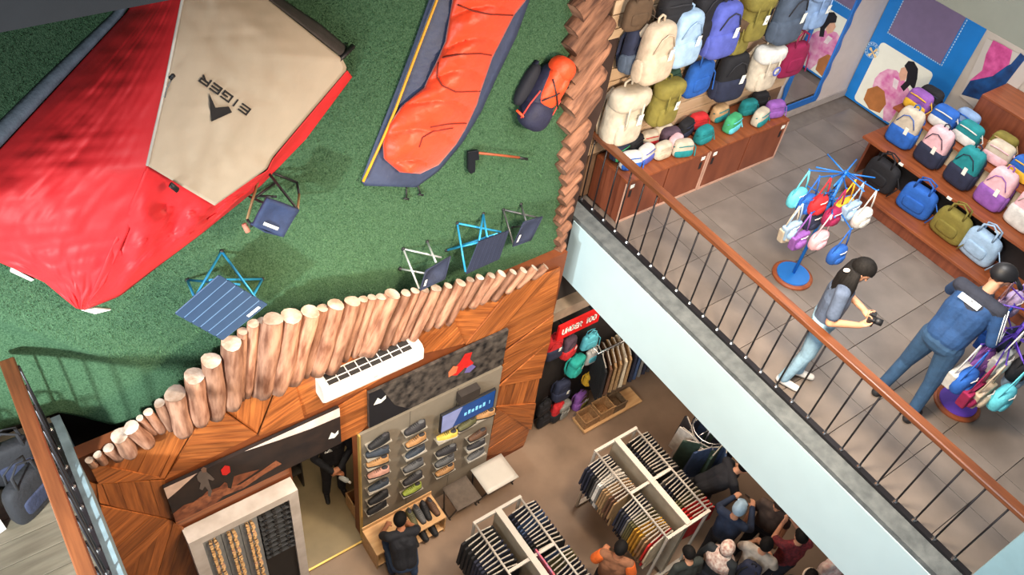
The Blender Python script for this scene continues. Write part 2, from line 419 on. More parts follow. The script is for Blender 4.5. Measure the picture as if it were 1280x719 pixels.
LG = [(112,575,118,583,9),(122,568,131,579,10),(136,560,150,574,12),(150,545,163,567,20),(164.5,534,186,556,18),(174.5,523,194,542,9),(185.7,515,203,540,11),(199,504,214,536,13),(219,493,230,540,24),
      (243,471,250,527,24),(264,450,270,521,24),(289,429,290,507,25),(303,414,301,499,13),(316,405,308,494,15),(327,401,319,494,12),(341,398,330,494,24),(365,395,346,488,26),(388,389,365,478,24),(404,385,381,470,14),(420,381,396,467,21),
      (440,377,414,464,21),(454,374,430,450,13),(465,372,443,445,12),(476,371,452,443,14),(491,368,460,443,20),(507,366,479,435,15),(519,364,492,429,12),(531,362,503,424,13),(545,360,516,424,16),(560,357,533,412,13),(576,354,546,407,16),
      (588,350,560,405,12),(600,347,576,385,13),(614,344,590,384,14),(627,342,600,378,16),(641,340,617,375,13),(654,338,633,365,14),(668,335,646,359,13),(682,333,665,348,12)]
for k, (u0, v0, u1, v1, wd) in enumerate(LG):
    r = wd/2/133; y0 = 4.79 - r
    log(pal, wy(u0, v0, y0-.03), wy(u1, v1, y0), r, k)
pal2 = thing('log_palisade', 'stack of slanting rough logs closing the turf beside the slatted bag wall', 'log border', (5.0, 5.0, 3.9))
bd = MB(); BR = [(790,-40),(780,0),(771,40),(762,80),(752,125),(738,165),(728,205),(718,250),(708,285),(699,325)]
LB = [(719,-40),(716,0),(714,40),(712,80),(709,125),(706,165),(703,205),(700,250),(697,285),(694,325)]
bd.grid([[tp(a[0], a[1], -.05), tp(b[0]+3, b[1], -.05)] for a, b in zip(LB, BR)])
bd.build('backing', mat('log_backing', (48, 30, 24), .8), pal2, world=True, solid=.03)
def at_v(P, v):
    for (a, b), (c, d) in zip(P, P[1:]):
        if v <= d: return a+(c-a)*(v-b)/(d-b)
    return P[-1][0]
rg = random.Random(5); v = -34.0; k = 0
while v < 324:
    u = at_v(LB, v) + rg.uniform(-3, 3); wdt = max(7, at_v(BR, max(-40, v-20)) - u)
    r = (17 if v < 90 else 17 - 11*(v-90)/235)/126 * rg.uniform(.72, 1.12)
    s = wdt*rg.uniform(.80, 1.0)
    log(pal2, tp(u, v, .05), tp(u+s, v-s*rg.uniform(1.05, 1.4), .0), r, 900+k, dark_bark)
    v += r*126*1.45; k += 1

# ================================================================== RAILINGS
def railing(name, label, x, y0, y1, ys, xh0, xh1, zh):
    t = thing(name, label, 'railing', (x, (y0+y1)/2, 4.262))
    L_ = (y1-y0)/2
    MB().box(xh0-x, xh1-x, -L_, L_, zh-4.262, zh+.055-4.262).build('handrail', rail_wood, t, bevel=.01)
    MB().box(-.03, .03, -L_, L_, .0, .035).build('base_rail', dark_metal, t)
    b0 = None
    for y in ys:
        if b0 is None:
            b0 = MB().tube([(0, 0, .03), (0, 0, zh-4.262+.005)], .0095, 6).build('baluster', dark_metal, t, smooth=True)
            f0 = MB().lathe([(.024, 0), (.024, .012), (.014, .03)], 8).build('collar', chrome, b0); f0.location = (0, 0, .035); o = b0
        else:
            o = b0.copy(); COL.objects.link(o); f = f0.copy(); COL.objects.link(f); f.parent = o
        o.location = (0, y-(y0+y1)/2, 0)
    return t
railing('balustrade', 'brown wooden handrail on thin dark balusters along the pale blue fascia', 5.60, -.12, 5.36, [5.30-.21*k for k in range(26)], 5.565, 5.665, 5.19)
railing('balustrade', 'brown wooden handrail with black balusters beside the grey plank floor', -.335, 1.25, 5.12, [5.05-.21*k for k in range(18)], -.445, -.338, 5.17)
# ================================================================== THINGS ON THE TURF WALL
def resamp(P, n):
    P = [Vector(p) for p in P]; L = [0]
    for a, b in zip(P, P[1:]): L.append(L[-1]+(b-a).length)
    out = []
    for i in range(n):
        s = L[-1]*i/(n-1); k = 0
        while k < len(L)-2 and s > L[k+1]: k += 1
        t = (s-L[k])/max(1e-9, L[k+1]-L[k]); out.append(P[k].lerp(P[k+1], t))
    return out
from mathutils import noise as mnoise
def sheet(A, B, n, m, bulge=0.0, wr=0.0, ws=.02, fold=None, K=100.0):   # A, B: (u, v, d) polylines; d in metres
    A = resamp([(a[0], a[1], a[2]*K) for a in A], n); B = resamp([(b[0], b[1], b[2]*K) for b in B], n); G = []; S = []
    for i in range(n):
        row = []
        for j in range(m):
            t = j/(m-1); p = A[i].lerp(B[i], t); d = p.z/K + bulge*math.sin(math.pi*t)
            if wr: d += wr*math.sin(math.pi*min(1, max(0, t*1.0)))*(mnoise.noise(Vector((p.x*ws, p.y*ws, 1.3)))+.5*mnoise.noise(Vector((p.x*ws*2.7, p.y*ws*2.7, 4)))+.3*mnoise.noise(Vector((p.x*ws*.5+p.y*ws*6, p.y*ws*.4, 9))))
            if fold: d += fold(i/(n-1), t)
            row.append(tp(p.x, p.y, d)); S.append((p.x, p.y, d))
        G.append(row)
    return G, S
def dat(S, u, v):
    q = sorted(((a-u)**2+(b-v)**2, d) for a, b, d in S)[:4]; w_ = [1/(x[0]+.5) for x in q]
    return sum(a*b[1] for a, b in zip(w_, q))/sum(w_)
tent_red = cloth((216, 38, 44), 'tent_red_nylon', .62, var=.06, vs=4, bump=.12, bs=12)
tent_bge = cloth((190, 174, 154), 'tent_beige_nylon', .5, var=.05, vs=4, bump=.1, bs=12)
tent_gry = cloth((92, 102, 114), 'tent_grey_skirt', .7)
tent_drk = cloth((66, 60, 58), 'tent_charcoal_panel', .7)
ink = mat('black_ink', (22, 20, 24), .7, var=.05)
tent = thing('tent', 'red and beige dome tent with black logo mounted on the turf', 'tent', tuple(tp(150, 200, 0)))
ridge = [(232, -20, .88), (228, 0, .90), (206, 110, .95), (184, 207, .92)]
Gb, Sb = sheet(ridge, [(318, -20, .40), (335, 0, .38), (428, 74, .2), (434, 86, .14), (340, 197, .32), (333, 211, .36), (268, 257, .55)], 70, 40, .03, .03, .02, fold=lambda s, t: .012*math.sin(math.pi*t)*mnoise.noise(Vector((s*18, t*5+s*6, 5))))
MB().grid(Gb).build('beige_panel', tent_bge, tent, smooth=True, world=True, solid=.006)
Gr, Sr = sheet([(232, -20, .87), (228, 0, .89), (206, 110, .94), (184, 208, .91), (160, 290, .52), (130, 355, .2), (104, 387, .04)],
               [(178, -20, .06), (160, 14, .06), (80, 100, .06), (0, 186, .06), (-60, 250, .06), (-75, 285, .06), (-40, 308, .06), (0, 328, .05), (55, 352, .04), (95, 385, .03)], 120, 60, .05, .05, .016, fold=lambda s, t: .012*math.sin(math.pi*t)*mnoise.noise(Vector((s*3+t*9, t*30-s*26, 2)))+.05*max(0, min(1, (s-.5)/.3))*abs(mnoise.noise(Vector((s*14+t*3, t*5-s*9, 7))))+.008*mnoise.noise(Vector((s*20, t*6+s*4, 7)))*math.sin(math.pi*t))
MB().grid(Gr).build('red_fly', tent_red, tent, smooth=True, world=True, solid=.006)
Gf, Sf = sheet([(434, 88, .13), (341, 199, .30), (335, 213, .34), (268, 250, .55), (233, 231, .70), (216, 221, .79), (185, 205, .90)],
               [(440, 96, .02), (382, 174, .02), (326, 232, .02), (252, 292, .03), (195, 335, .03), (150, 370, .03), (105, 388, .03)], 80, 26, .0, .05, .03,
               fold=lambda s, t: max(0, min(1, (s-.42)/.2))*math.sin(math.pi*t)*(.06*math.sin(34*s+5*t)+.10*mnoise.noise(Vector((s*16, t*7, 3)))+.10*abs(mnoise.noise(Vector((s*34+t*9, t*13, 8))))+.06))
MB().grid(Gf).build('red_vestibule', tent_red, tent, smooth=True, world=True, solid=.006)
G, S = sheet([(174, -22, .07), (158, 14, .07), (79, 99, .07), (0, 184, .07), (-60, 248, .07)], [(162, -22, .02), (143, 14, .02), (64, 88, .02), (-14, 165, .02), (-72, 235, .02)], 24, 5, .02, .01)
MB().grid(G).build('ground_skirt', tent_gry, tent, smooth=True, world=True, solid=.006)
G, S = sheet([(318, -22, .38), (334, -2, .36), (380, 34, .26), (428, 73, .18)], [(340, -22, .03), (352, -2, .03), (400, 30, .03), (438, 62, .02)], 20, 6, .03, .01)
MB().grid(G).build('charcoal_panel', tent_drk, tent, smooth=True, world=True, solid=.006)
MB().tube([tp(424, 74, .2), tp(433, 66, .12), tp(441, 58, .05)], .022).build('pole_end', black_pl, tent, smooth=True, world=True)
MB().tube([tp(*p[:2], p[2]+.008) for p in [(232, -20, .88), (228, 0, .90), (206, 110, .95), (184, 207, .92)]], .009).build('ridge_seam', mat('seam_tape', (206, 196, 184), .6), tent, smooth=True, world=True)
MB().tube([tp(217, 94, .97), tp(213, 98, .99)], .014).build('toggle', black_pl, tent, smooth=True, world=True)
MB().tube([tp(216, 96, .98), tp(208, 112, .99), tp(206, 122, .97)], .005, 5).build('guy_line', mat('guy_cord', (120, 116, 112), .7), tent, smooth=True, world=True)
MB().tube([tp(213, 231, .84), tp(222, 238, .80)], .02, flat=.5).build('hook_tab', black_pl, tent, smooth=True, world=True)
MB().prism([tp(100, 386, .01), tp(118, 391, .01), tp(138, 386, .01), tp(118, 384, .01)], TN*.02).build('white_tab', white_pl, tent, world=True)
MB().prism([tp(14, 333, .01), tp(42, 348, .01), tp(38, 350, .01), tp(12, 338, .01)], TN*.02).build('white_tab', white_pl, tent, world=True)
MB().tube([tp(66, 122, .09), tp(71, 128, .1), tp(69, 133, .1)], .014).build('buckle', black_pl, tent, smooth=True, world=True)
def on_beige(u, v): return tp(u, v, dat(Sb, u, v)+.014)
lg = MB(); lg.prism([on_beige(*p) for p in [(261.2, 116.3), (264.1, 151.8), (289.9, 140.1), (286, 133.3), (269.4, 134.8)]], TN*.004)
lg.build('logo_mark', ink, tent, world=True)
# lettering EIGER drawn as strokes in a skewed cell, reading from lower right to upper left
B0, B1, T0 = (312.8, 136.6), (254.3, 94.2), (307.6, 143.4)
LET = {'E': [[(0, 0), (0, 1)], [(0, 0), (1, 0)], [(0, .5), (1, .5)], [(0, 1), (1, 1)]], 'I': [[(.5, 0), (.5, 1)]],
       'G': [[(1, 1), (0, 1), (0, 0), (1, 0), (1, .5), (.45, .5)]], 'R': [[(0, 0), (0, 1), (1, 1), (1, .5), (.1, .5)], [(.45, .5), (1, 0)]],
       'A': [[(0, 0), (0, 1), (1, 1), (1, 0)], [(0, .5), (1, .5)]], 'U': [[(0, 1), (0, 0), (1, 0), (1, 1)]], 'N': [[(0, 0), (0, 1), (1, 0), (1, 1)]],
       'D': [[(0, 0), (0, 1), (.7, 1), (1, .7), (1, .3), (.7, 0), (0, 0)]], 'T': [[(.5, 0), (.5, 1)], [(0, 1), (1, 1)]], '1': [[(.5, 0), (.5, 1), (.25, .8)]],
       '0': [[(0, 0), (0, 1), (1, 1), (1, 0), (0, 0)]], 'S': [[(1, 1), (0, 1), (0, .5), (1, .5), (1, 0), (0, 0)]], 'O': [[(0, 0), (0, 1), (1, 1), (1, 0), (0, 0)]],
       'K': [[(0, 0), (0, 1)], [(1, 1), (0, .5), (1, 0)]], 'M': [[(0, 0), (0, 1), (.5, .4), (1, 1), (1, 0)]], 'L': [[(0, 1), (0, 0), (1, 0)]], ' ': []}
def lettering(word, fn, r, wI=.5, parent=None, m=None, norm=None):
    wd = [(wI if ch in 'I1' else 1.0) for ch in word]; tot = sum(wd)+.42*(len(word)-1); x = 0
    for ch, wc in zip(word, wd):
        b = MB()
        for st in LET.get(ch, []):
            P = [fn((x+px*wc)/tot, py) for px, py in st]
            for a, c in zip(P, P[1:]):
                t = (c-a).normalized(); s = t.cross(norm).normalized()*r; a2, c2 = a - t*r, c + t*r
                b.prism([a2-s, c2-s, c2+s, a2+s], norm*.004)
        if b.v: b.build('letter', m, parent, world=True)
        x += wc+.42
def fE(s, t): return on_beige(B0[0]+(B1[0]-B0[0])*s+(T0[0]-B0[0])*t, B0[1]+(B1[1]-B0[1])*s+(T0[1]-B0[1])*t)
nb = (fE(1, 0)-fE(0, 0)).cross(fE(.5, 1)-fE(.5, 0)).normalized(); nb = nb if nb.dot(TN) > 0 else -nb
lettering('EIGER', fE, .0052, parent=tent, m=ink, norm=nb)

# sleeping bag
sb_or = cloth((232, 66, 26), 'sleeping_bag_orange', .5, var=.08, vs=6, bump=.35, bs=16, sheen=.2)
sb_nv = cloth((54, 64, 92), 'sleeping_bag_navy', .6, var=.1, bump=.3, bs=20)
bag = thing('sleeping_bag', 'orange and navy sleeping bag with yellow zip spread on the turf', 'sleeping bag', tuple(tp(560, 120, 0)))
G, S = sheet([(543, -20, .02), (517, 55, .02), (492, 120, .02), (468, 180, .02), (455, 215, .02), (451, 226, .02), (456, 232, .02)],
             [(669, -20, .02), (645, 46, .02), (618, 102, .02), (601, 140, .02), (578, 178, .02), (548, 214, .02), (520, 234, .02)], 50, 20, .05, .01, .04)
MB().grid(G).build('navy_shell', sb_nv, bag, smooth=True, world=True, solid=.01)
def baf(s, t): return .02+.065*abs(math.sin(math.pi*(s*6.3+.35*math.sin(3*t))))**.35*math.sin(math.pi*t)**.4
G, S = sheet([(570, -20, .06), (566, 0, .06), (557, 52, .06), (547, 75, .06), (530, 110, .06), (503, 132, .05), (487, 155, .05), (479, 180, .05), (480, 198, .05), (500, 215, .05)],
             [(663, -20, .05), (657, 0, .05), (642, 19, .05), (615, 72, .05), (600, 115, .05), (596, 130, .05), (582, 160, .05), (570, 180, .05), (548, 206, .05), (525, 217, .05)], 90, 30, .08, .015, .05, fold=baf)
MB().grid(G).build('orange_quilt', sb_or, bag, smooth=True, world=True, solid=.01)
for sm in ([(572, 6), (592, 14), (612, 18), (641, 19)], [(553, 72), (575, 68), (600, 67), (614, 69)], [(548, 78), (546, 95), (553, 107), (570, 115), (600, 114)], [(538, 159), (560, 155), (583, 154)], [(524, 184), (528, 172), (542, 164), (566, 160)]):
    MB().tube([tp(p.x, p.y, dat(S, p.x, p.y)+.010) for p in resamp([(a, b, 0) for a, b in sm], 14)], .007, 5).build('quilt_seam', mat('seam_dark_orange', (120, 34, 20), .8), bag, smooth=True, world=True)
MB().tube([tp(u, v, .07) for u, v in [(553, -20), (546, 0), (533, 34), (520, 68), (495, 135), (478, 175), (454, 227)]], .012).build('zip', mat('yellow_zip', (226, 158, 36), .5), bag, smooth=True, world=True)
for k, (a, b) in enumerate([((508, 231), (508, 249)), ((521, 228), (526, 244))]):
    o = thing('tent_peg', 'small black peg below the foot of the sleeping bag', 'peg', tuple(tp(*b, 0)), group='pegs below the sleeping bag')
    MB().tube([tp(*a, .01), tp(*b, .04)], .008, 6).build('stake', black_pl, o, smooth=True, world=True)
    MB().tube([tp(b[0]-3, b[1]-1, .04), tp(b[0]+3, b[1], .04)], .011, 6).build('peg_head', black_pl, o, smooth=True, world=True)

# hiking backpack lying on the turf
ax = (tp(694, 66) - tp(648, 152)); LN = ax.length; ax.normalize()
hp = thing('hiking_backpack', 'orange and navy hiking backpack fixed to the turf by the log stack', 'backpack', tuple(tp(671, 109)), rot=frame(TN, ax.cross(TN)))
pk_nv = cloth((30, 32, 58), 'pack_navy', .7); pk_or = cloth((232, 74, 34), 'pack_orange', .55, var=.1, bump=.4, bs=20)
hx = -1                                                                    # local y runs along the pack
lo = MB(); lo.sph((0, -.05*LN, .12), (.155, .44*LN, .12), .6, .7, 20, 12); o = lo.build('body', pk_nv, hp, smooth=True)
MB().sph((.0, -.30*LN, .15), (.165, .22*LN, .13), .7, .8, 18, 10).build('bottom_compartment', pk_nv, hp, smooth=True)
MB().sph((.0, .12*LN, .19), (.13, .30*LN, .085), .6, .7, 18, 10).build('front_panel', pk_or, hp, smooth=True)
MB().sph((.01, .36*LN, .17), (.135, .16*LN, .12), .8, .9, 18, 10).build('lid', pk_or, hp, smooth=True)
MB().sph((.04, .18*LN, .25), (.05, .12*LN, .05), .8, .9, 14, 8).build('rolled_pocket', pk_or, hp, smooth=True)
for s in (-1, 1):
    MB().tube([(-.12*s, -.10*LN, .27), (0, .05*LN, .285), (.12*s, .20*LN, .26)], .008, 5).build('compression_strap', black_pl, hp, smooth=True)
    MB().tube([(.16*s, -.42*LN, .17), (.17*s, -.2*LN, .20), (.15*s, .0, .22)], .008, 5).build('piping', mat('red_piping', (220, 66, 56), .6), hp, smooth=True)
MB().tube([(-.2, .3*LN, .04), (-.24, .1*LN, .06), (-.22, -.15*LN, .05), (-.16, -.3*LN, .05)], .035, 8, flat=.4).build('shoulder_strap', pk_nv, hp, smooth=True)
MB().sph((-.19, -.02*LN, .06), (.07, .30*LN, .06), .7, .8, 14, 8).build('back_pad', mat('pack_back_black', (20, 22, 34), .8), hp, smooth=True)
MB().tube([(-.22, -.36*LN, .13), (-.12, -.40*LN, .2)], .013, 5).build('side_loop', pk_or, hp, smooth=True)

# axe
axe = thing('axe', 'small axe with black head and brown handle fixed to the turf', 'axe', tuple(tp(615, 195)))
MB().tube([tp(596, 191, .06), tp(625, 194, .06), tp(649, 197, .06)], [.014, .012, .014], 8).build('handle', mat('axe_handle', (150, 76, 46), .5, kind='wood'), axe, smooth=True, world=True)
MB().tube([tp(648, 197, .06), tp(659, 199, .06)], .014, 8).build('grip_end', black_pl, axe, smooth=True, world=True)
MB().prism([tp(583, 188, .04), tp(596, 186, .04), tp(597, 198, .04), tp(592, 199, .04), tp(592, 213, .04), tp(586, 216, .04), tp(583, 210, .04)], TN*.035).build('axe_head', mat('axe_steel', (30, 32, 40), .4, .5), axe, world=True, bevel=.006)

# camp tables, stools and chair (feet on the turf, tops towards the room)
blue_tube = mat('blue_aluminium', (52, 160, 212), .35, .3, var=.06)
navy_top = mat('navy_tabletop', (30, 54, 84), .85, var=.06); blk_top = mat('dark_tabletop', (34, 40, 62), .6, var=.06)
def quad_pts(Q, d): return [tp(u, v, d) for u, v in Q]
def bil(q, s, t): return q[0]*(1-s)*(1-t)+q[1]*s*(1-t)+q[2]*s*t+q[3]*(1-s)*t
def camp_table(label, Q, d, legs, m, mstripe, n, logo=None):
    q = quad_pts(Q, d); t = thing('camp_table', label, 'table', tuple(tp(*legs[0][0], 0)))
    nn = (q[1]-q[0]).cross(q[3]-q[0]).normalized(); nn = nn if nn.dot(TN) > 0 else -nn
    for k in range(n):
        a, b = k/n+.012, (k+1)/n-.012
        MB().prism([bil(q, a, 0), bil(q, b, 0), bil(q, b, 1), bil(q, a, 1)], nn*-.015).build('slat', m, t, world=True)
    MB().prism([bil(q, .003, .02)-nn*.004, bil(q, .997, .02)-nn*.004, bil(q, .997, .98)-nn*.004, bil(q, .003, .98)-nn*.004], nn*-.009).build('underlay', mstripe, t, world=True)
    if logo: MB().prism([bil(q, *c)+nn*.002 for c in logo], nn*.002).build('logo_patch', white_print, t, world=True)
    for a, b, db in legs:
        MB().tube([tp(*a, .015), tp(*b, db)], .011, 7).build('leg', blue_tube, t, smooth=True, world=True)
    for f in {l[0] for l in legs}:
        MB().sph(tp(*f, .015), (.02, .02, .02), nu=8, nv=6).build('foot_cap', black_pl, t, smooth=True, world=True)
    return t
camp_table('navy slatted camp table on blue legs between the tent and the logs', [(274, 344), (335, 381), (279, 426), (218.5, 392.5)], .42,
           [((277, 314), (236, 386), .40), ((277, 314), (322, 376), .40), ((234, 350), (300, 356), .34), ((234, 350), (246, 378), .40), ((328, 349), (262, 350), .34), ((328, 349), (314, 374), .40)],
           navy_top, mat('stripe_blue', (84, 112, 146), .5), 6, [(.90, .12), (.95, .12), (.95, .38), (.90, .38)])
camp_table('small dark camp table on blue legs between the two camp stools', [(598.5, 302.5), (637, 288), (624.7, 324), (582.5, 343)], .34,
           [((571.5, 279), (582, 340), .33), ((571.5, 279), (626, 290), .2), ((604, 267), (609, 297), .3), ((604, 267), (599, 301), .3), ((558, 313), (622, 292), .32), ((558, 313), (598, 303), .32)],
           blk_top, mat('stripe_slate', (60, 68, 92), .5), 7)
def camp_stool(label, Q, d, legs, m, legm, sag=.03, group=None):
    q = quad_pts(Q, d); t = thing('camp_stool', label, 'stool', tuple(tp(*legs[0][0], 0)), group=group)
    nn = (q[1]-q[0]).cross(q[3]-q[0]).normalized(); nn = nn if nn.dot(TN) > 0 else -nn
    G = [[bil(q, i/8, j/8) - nn*sag*math.sin(math.pi*i/8)*math.sin(math.pi*j/8)*4*.35 for j in range(9)] for i in range(9)]
    MB().grid(G).build('seat', m, t, smooth=True, world=True, solid=.01)
    MB().prism([bil(q, .55, .82)+nn*.004, bil(q, .85, .82)+nn*.004, bil(q, .85, .9)+nn*.004, bil(q, .55, .9)+nn*.004], nn*.002).build('logo_patch', white_print, t, world=True)
    for k in range(4): MB().tube([q[k], q[(k+1) % 4]], .008, 6).build('seat_hem', m, t, smooth=True, world=True)
    for a, b, db in legs: MB().tube([tp(*a, .015), tp(*b, db)], .010, 7).build('leg', legm, t, smooth=True, world=True)
    for f in {l[0] for l in legs}: MB().sph(tp(*f, .015), (.02, .02, .02), nu=8, nv=6).build('foot_cap', black_pl, t, smooth=True, world=True)
    return t
stool_nv = cloth((34, 42, 66), 'stool_mesh_navy', .8); alu = mat('stool_aluminium', (196, 200, 200), .35, .5)
camp_stool('folding stool with drooping dark seat and pale legs above the logs', [(563, 320.5), (556, 348.5), (525, 363), (532.5, 338.5)], .30,
           [((504, 311), (524, 361), .29), ((534, 302), (545, 328), .28), ((504, 311), (552, 322), .2), ((500, 336), (533, 342), .25)], stool_nv, alu, .05)
camp_stool('folding stool with dark seat next to the slanting log stack', [(678, 271), (663.5, 300), (641, 308), (654.5, 278)], .28,
           [((629, 262), (642, 306), .27), ((651, 255), (658, 278), .26), ((629, 262), (672, 272), .2), ((640, 284), (662, 282), .25)], stool_nv, mat('stool_grey_tube', (96, 98, 100), .4, .4), .02)
ch = thing('camp_chair', 'folding camp chair with navy seat in front of the tent', 'chair', tuple(tp(350, 225, 0)))
seat_nv = cloth((40, 54, 88), 'chair_navy', .75); tan_tube = mat('tan_tube', (150, 122, 84), .4, .2)
q = quad_pts([(333.5, 247.5), (373.5, 262), (353.5, 296), (316, 281)], .42)
nn = (q[1]-q[0]).cross(q[3]-q[0]).normalized(); nn = nn if nn.dot(TN) > 0 else -nn
MB().grid([[bil(q, i/8, j/8) - nn*.03*math.sin(math.pi*i/8)*math.sin(math.pi*j/8) for j in range(9)] for i in range(9)]).build('seat', seat_nv, ch, smooth=True, world=True, solid=.03)
MB().prism([bil(q, .25, .76)+nn*.008, bil(q, .72, .76)+nn*.008, bil(q, .72, .86)+nn*.008, bil(q, .25, .86)+nn*.008], nn*.004).build('logo_patch', white_print, ch, world=True)
MB().tube([q[3]+nn*-.02, (q[3]+q[2])/2+nn*-.07+Vector((0, 0, -.05)), q[2]+nn*-.02], .012).build('front_bar', seat_nv, ch, smooth=True, world=True)
for a, b, m in [(((333, 213), .02), ((371, 228), .02), black_pl), (((322, 228), .12), ((309, 274), .36), tan_tube), (((333, 213), .02), ((321, 229), .12), black_pl), (((309, 274), .36), ((315, 284), .40), black_pl),
                (((374, 243), .14), ((372, 262), .36), tan_tube), (((371, 228), .02), ((374, 243), .14), black_pl), (((312, 246), .04), ((334, 256), .34), black_pl), (((322, 245), .04), ((345, 246), .2), black_pl), (((333, 213), .03), ((372, 262), .36), black_pl), (((345, 228), .03), ((318, 248), .2), black_pl)]:
    MB().tube([tp(*a[0], a[1]), tp(*b[0], b[1])], .011, 7).build('leg', m, ch, smooth=True, world=True)
MB().tube([tp(305, 280, .36), tp(310, 290, .38)], .022, 7).build('foot_cap', mat('rubber_tan', (176, 120, 100), .7), ch, smooth=True, world=True)

# ================================================================== AIR CONDITIONER + POSTERS
a0, a1 = wy(405, 505, 4.6), wy(528.7, 448.4, 4.6); AW = a1.x-a0.x
ac = thing('air_conditioner', 'white wall air conditioner with dark top grille under the logs', 'air conditioner', ((a0.x+a1.x)/2, 4.79, a0.z-.035))
h = AW/2; D = .21; H = .265
MB().prism([(-h, 0, 0), (-h, -D*.75, .0), (-h, -D, .07), (-h, -D, H-.05), (-h, -D+.05, H), (-h, 0, H)], (2*h, 0, 0)).build('housing', white_pl, ac, bevel=.012)
MB().box(-h+.07, h-.12, -D+.03, -.02, H, H+.004).build('intake', mat('intake_dark', (38, 36, 36), .8), ac)
for k in range(9):
    x = -h+.07+(2*h-.19)*k/8; MB().box(x-.0045, x+.0045, -D+.03, -.02, H+.004, H+.010).build('grille_bar', white_pl, ac)
for y in (-D+.03, -D/2-.005, -.02): MB().box(-h+.064, h-.114, y-.0045, y+.0045, H+.004, H+.010).build('grille_bar', white_pl, ac)
MB().box(-h+.03, h-.03, -D*.78, -D*.4, -.006, 0).build('air_flap', mat('flap_grey', (206, 200, 196), .5), ac)
MB().box(-.02, .02, -D-.002, -D, .13, .14).build('badge', mat('badge_grey', (150, 146, 144), .4), ac)

def wpoly(P, y, m, name, parent, th=.003): return MB().prism([wy(u, v, y) for u, v in P], (0, -th, 0)).build(name, m, parent, world=True)
# poster with hikers
pz0, pz1 = 2.56, 3.235
po = thing('mountain_banner', 'wide banner of two hikers on a dark ridge above the doorway', 'banner', (1.2, 4.75, pz0))
MB().box(.30-1.2, 2.13-1.2, -.02, .02, 0, pz1-pz0).build('board', mat('banner_rock', (46, 34, 30), .55, rgb2=(24, 20, 22), vs=5), po)
def pp(pts, m, name='print', dy=0.0, p=po, x0=1.2, z0=pz0): return MB().prism([(x-x0, -.0205-dy, z-z0) for x, z in pts], (0, -.0012, 0)).build(name, m, p)
pp([(.30, 3.03), (.42, 3.1), (.62, 3.235), (.30, 3.235)], mat('banner_sky', (206, 176, 160), .6), 'sky_print')
pp([(1.10, 3.235), (1.45, 3.16), (1.8, 3.10), (2.13, 3.08), (2.13, 3.235)], mat('banner_sky_pale', (226, 206, 196), .6), 'sky_print')
pp([(.30, 2.56), (.30, 2.74), (.42, 2.80), (.55, 2.76), (.66, 2.85), (.78, 2.82), (.9, 2.9), (1.05, 2.86), (1.2, 2.80), (.9, 2.70), (.7, 2.56)], mat('banner_sunlit_rock', (146, 84, 54), .6, rgb2=(90, 48, 34), vs=12), 'ridge_print')
hik = mat('banner_figure', (34, 30, 28), .6); redp = mat('banner_red', (206, 34, 30), .6)
def hk(P, m, name, y): return MB().prism([wy(u, v, y) for u, v in P], (0, -.0012, 0)).build(name, m, po, world=True)
gf = mat('banner_figure_grey', (96, 86, 82), .6)
hk([(246, 596), (249, 590), (254, 587), (258, 590), (263, 594), (268, 599), (266, 601), (260, 599), (262, 606), (265, 614), (263, 621), (260, 620), (260, 613), (256, 608), (253, 613), (249, 611), (251, 604), (247, 601)], gf, 'hiker_print', 4.7275)
hk([(251, 587), (254, 584), (258, 585), (258, 590), (253, 591)], mat('banner_skin', (122, 92, 78), .6), 'hiker_print', 4.726)
hk([(276, 592), (282, 586), (289, 587), (293, 593), (291, 602), (289, 611), (285, 610), (284, 604), (281, 603), (279, 598)], hik, 'hiker_print', 4.7275)
hk([(276, 588), (281, 582), (287, 583), (288, 590), (283, 594), (278, 594)], redp, 'jacket_print', 4.726)
hk([(225, 640), (250, 622), (275, 612), (300, 606), (322, 592), (345, 576), (352, 580), (330, 593), (305, 610), (270, 624), (235, 641)], mat('banner_ridge_light', (170, 104, 70), .6, rgb2=(110, 62, 44), vs=16), 'ridge_print', 4.7285)
pp([(1.98, 2.76), (2.02, 2.86), (2.06, 2.80), (2.10, 2.84), (2.10, 2.78), (2.05, 2.73)], white_print, 'logo_mark', .0015)
# second poster
p2 = thing('mountain_banner', 'dark rock face banner with a climber in red above the grey shoe wall', 'banner', (3.38, 4.75, 2.59))
MB().box(2.475-3.38, 4.30-3.38, -.02, .02, 0, .655).build('board', mat('banner_scree', (92, 84, 78), .55, rgb2=(16, 16, 20), vs=11), p2)
def q2(pts, m, name='print', dy=0.0): return pp(pts, m, name, dy, p2, 3.38, 2.59)
q2([(2.475, 2.59), (3.0, 2.59), (2.8, 2.8), (2.62, 3.245), (2.475, 3.245)], mat('banner_shadow', (20, 20, 26), .6), 'shade_print')
q2([(3.55, 2.86), (3.62, 2.82), (3.72, 2.9), (3.80, 2.84), (3.84, 2.92), (3.78, 3.02), (3.80, 3.14), (3.70, 3.17), (3.64, 3.05), (3.56, 2.98)], redp, 'climber_print', .0015)
q2([(3.50, 2.86), (3.60, 2.88), (3.62, 2.99), (3.55, 3.04), (3.49, 2.96)], mat('banner_orange', (206, 120, 80), .6), 'climber_print', .003)
q2([(3.72, 2.80), (3.80, 2.76), (3.88, 2.82), (3.82, 2.9), (3.75, 2.88)], mat('banner_violet', (110, 100, 160), .6), 'climber_print', .003)
q2([(2.53, 3.0), (2.58, 3.1), (2.62, 3.04), (2.68, 3.08), (2.68, 3.02), (2.62, 2.98)], white_print, 'logo_mark', .0015)
